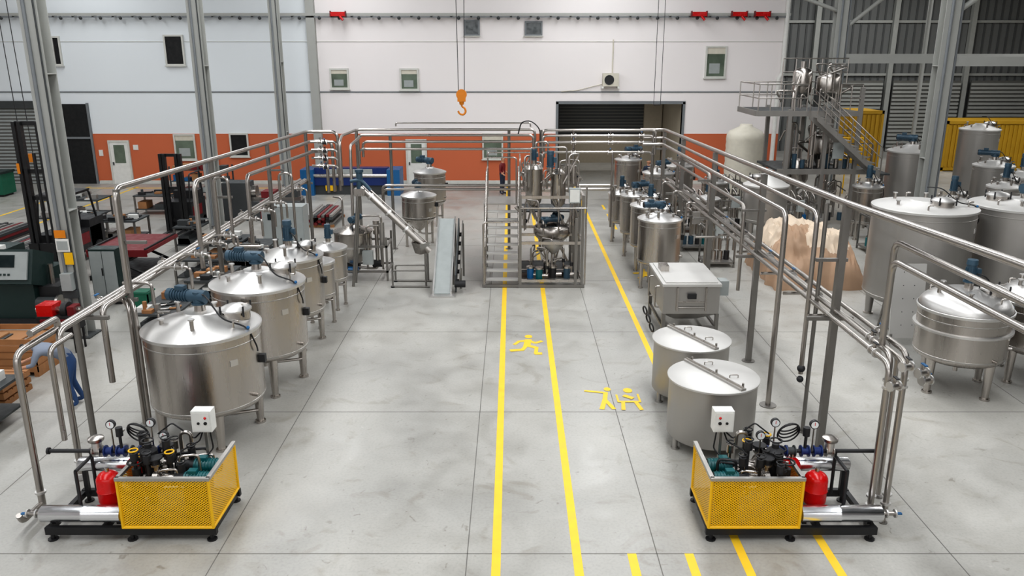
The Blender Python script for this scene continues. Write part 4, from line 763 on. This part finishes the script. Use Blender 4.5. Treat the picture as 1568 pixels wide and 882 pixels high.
# ------------------------------------------------------------ people
def person(name,loc,rz,J,top='shirt',bot='denim'):
    V=[];E=[];Rr=[];lab=[]
    idx={}
    def add(n,r,l): idx[n]=len(V); V.append(J[n]); Rr.append(r); lab.append(l)
    for n,r,l in (('pelvis',.15,bot),('waist',.135,top),('chest',.155,top),('neck0',.09,top),('neck',.055,'skin'),('head0',.07,'skin'),('head',.098,'skin'),('head1',.07,'hair'),
        ('shL',.075,top),('elL',.045,top),('wrL',.03,'skin'),('haL',.034,'skin'),('shR',.075,top),('elR',.045,top),('wrR',.03,'skin'),('haR',.034,'skin'),
        ('hipL',.1,bot),('knL',.066,bot),('anL',.046,bot),('toL',.04,'black'),('hipR',.1,bot),('knR',.066,bot),('anR',.046,bot),('toR',.04,'black')): add(n,r,l)
    for a,c in (('pelvis','waist'),('waist','chest'),('chest','neck0'),('neck0','neck'),('neck','head0'),('head0','head'),('head','head1'),('chest','shL'),('shL','elL'),('elL','wrL'),('wrL','haL'),('chest','shR'),('shR','elR'),('elR','wrR'),('wrR','haR'),('pelvis','hipL'),('hipL','knL'),('knL','anL'),('anL','toL'),('pelvis','hipR'),('hipR','knR'),('knR','anR'),('anR','toR')): E.append((idx[a],idx[c]))
    def skinned(V,E,R,root,sub=2):
        me=bpy.data.meshes.new('tmp'); me.from_pydata(V,E,[]); o=bpy.data.objects.new('tmp',me); sc.collection.objects.link(o)
        sk=o.modifiers.new('s','SKIN'); sk.use_smooth_shade=True
        d=me.skin_vertices[0].data
        for i,r in enumerate(R): d[i].radius=(r,r); d[i].use_root=(i==root)
        ss=o.modifiers.new('u','SUBSURF'); ss.levels=sub; ss.render_levels=sub
        dg=bpy.context.evaluated_depsgraph_get(); dg.update(); m2=bpy.data.meshes.new_from_object(o.evaluated_get(dg)); bpy.data.objects.remove(o); return m2
    me=skinned(V,E,Rr,0)
    slots=[top,bot,'skin','hair','black']
    for s_ in slots: me.materials.append(M[s_])
    Vv=[Vector(v) for v in V]
    hd=Vector(J['head']); face=Vector(J.get('face',(0,-1,0)))
    for p in me.polygons:
        c=p.center; best=None
        for (a,e) in E:
            A,C=Vv[a],Vv[e]; d=C-A; t=max(0,min(1,(c-A).dot(d)/d.length_squared)); ds=(A+d*t-c).length
            if best is None or ds<best[0]: best=(ds,lab[a] if t<.45 else lab[e],a,e)
        l=best[1]
        if l in('skin','hair') and (c-hd).length<.16:
            up=(hd-Vector(J['neck'])).normalized(); q=(c-hd); l='hair' if (q.dot(up)>.045 or (q.dot(face)<-.01 and q.dot(up)>-.05)) else 'skin'
        p.material_index=slots.index(l); p.use_smooth=True
    o=bpy.data.objects.new(name,me); sc.collection.objects.link(o); o.location=loc; o.rotation_euler=(0,0,rz)
    b=B('head_features'); up=(hd-Vector(J['neck'])).normalized(); f=(face-up*face.dot(up)).normalized(); sd=f.cross(up)
    b.sph(hd+f*.1-up*.01,.016,'skin',1.4,8)
    for s_ in(-1,1): b.sph(hd+f*.088+sd*.032*s_+up*.02,.011,'hair',1,8); b.sph(hd+sd*.098*s_,.022,'skin',1.5,8)
    b.cyl(hd+f*.09-up*.045-sd*.022,hd+f*.09-up*.045+sd*.022,.006,'dred',n=6)
    b.done(o)
    for s_ in ('L','R'):
        w=Vector(J['wr'+s_]); h=Vector(J['ha'+s_]); d=(h-w).normalized(); sdv=d.cross(Vector((0,1,0))).normalized() if abs(d.y)<.9 else Vector((1,0,0)); nn=d.cross(sdv)
        VV=[];EE=[];RR=[]
        for k,(off,L) in enumerate(((-.03,.06),(-.01,.075),(.01,.07),(.03,.055))):
            i=len(VV); VV+= [h+sdv*off-d*.01,h+sdv*off*1.1+d*L*.5,h+sdv*off*1.1+d*L*.85+nn*.02,h+sdv*off*1.1+d*L+nn*.045]; EE+=[(i,i+1),(i+1,i+2),(i+2,i+3)]; RR+=[.01,.009,.009,.008]
        i=len(VV); VV+=[w+d*.02+sdv*.02,w+d*.05+sdv*.055,w+d*.085+sdv*.06+nn*.02]; EE+=[(i,i+1),(i+1,i+2)]; RR+=[.012,.01,.009]
        m3=skinned([tuple(v) for v in VV],EE,RR,0,1); m3.materials.append(M['skin']); q=bpy.data.objects.new('fingers_'+s_,m3); sc.collection.objects.link(q); q.parent=o
    return o
bend=dict(pelvis=(0,.1,.95),waist=(0,-.02,1.1),chest=(0,-.28,1.2),neck0=(0,-.46,1.25),neck=(0,-.53,1.25),head0=(0,-.59,1.25),head=(0,-.66,1.24),head1=(0,-.70,1.25),face=(0,-.45,-.9),
 shL=(.2,-.38,1.2),elL=(.25,-.48,.97),wrL=(.18,-.7,.92),haL=(.16,-.77,.9),shR=(-.2,-.38,1.2),elR=(-.25,-.48,.97),wrR=(-.18,-.7,.92),haR=(-.16,-.77,.9),
 hipL=(.1,.1,.88),knL=(.12,.02,.48),anL=(.13,.12,.08),toL=(.15,-.06,.045),hipR=(-.1,.1,.88),knR=(-.12,.06,.48),anR=(-.13,.2,.08),toR=(-.15,.02,.045))
person('worker_leaning',(-8.4,14.2,0),-1.2,bend)
stand=dict(pelvis=(0,0,.95),waist=(0,0,1.1),chest=(0,0,1.32),neck0=(0,0,1.46),neck=(0,-.01,1.52),head0=(0,-.02,1.58),head=(0,-.03,1.65),head1=(0,-.03,1.70),face=(0,-1,-.1),
 shL=(.19,0,1.4),elL=(.25,.02,1.12),wrL=(.2,-.18,.98),haL=(.18,-.25,.97),shR=(-.19,0,1.4),elR=(-.25,.02,1.12),wrR=(-.22,-.15,.95),haR=(-.21,-.22,.93),
 hipL=(.1,0,.88),knL=(.11,-.02,.48),anL=(.12,.03,.08),toL=(.14,-.14,.045),hipR=(-.1,0,.88),knR=(-.11,.0,.48),anR=(-.12,.05,.08),toR=(-.14,-.12,.045))
person('worker_standing',(6.2,36.9,0),.4,stand,'navy','navy')
person('worker_standing',(-.45,37.8,0),1.2,stand,'dred','navy')
# ------------------------------------------------------------ lights
def area(n,loc,sx,sy,pw,rot=(0,0,0),col=(1,1,1)):
    l=bpy.data.lights.new(n,'AREA'); l.shape='RECTANGLE'; l.size=sx; l.size_y=sy; l.energy=pw; l.color=col
    o=bpy.data.objects.new(n,l); sc.collection.objects.link(o); o.location=loc; o.rotation_euler=rot
for i,x in enumerate((-20,-8,4)): area('skylight_lamp',(x,19,12.1),2.2,40,(2050,2100,2350)[i],col=(.97,.985,1))
area('skylight_lamp',(11,17,12.1),2.2,34,1100,col=(.97,.985,1)); area('skylight_lamp',(27,30,12.0),2,26,1800); area('skylight_lamp',(20,48,12.0),10,3,700)
area('corridor_fill_light',(5.2,47.8,4.5),3,.4,60); area('corridor_fill_light',(5.2,43.6,4.5),3,.4,20)  # added fill lights that brighten the corridor and its shutter
area('front_fill_light',(-4,-5.8,8.5),26,4.5,950,(math.radians(78),0,0),(.96,.985,1))  # added unseen fill on the solid front wall, lights the tank fronts
w=bpy.data.worlds.new('world'); sc.world=w; w.use_nodes=True; w.node_tree.nodes['Background'].inputs[0].default_value=(.8,.85,.9,1); w.node_tree.nodes['Background'].inputs[1].default_value=.6
# ------------------------------------------------------------ camera
cd=bpy.data.cameras.new('camera'); cd.lens=28.47; cd.sensor_width=36; cd.clip_end=200
co=bpy.data.objects.new('camera',cd); sc.collection.objects.link(co); co.location=(0,0,6.5); co.rotation_euler=(math.radians(90-16.36),0,0); sc.camera=co
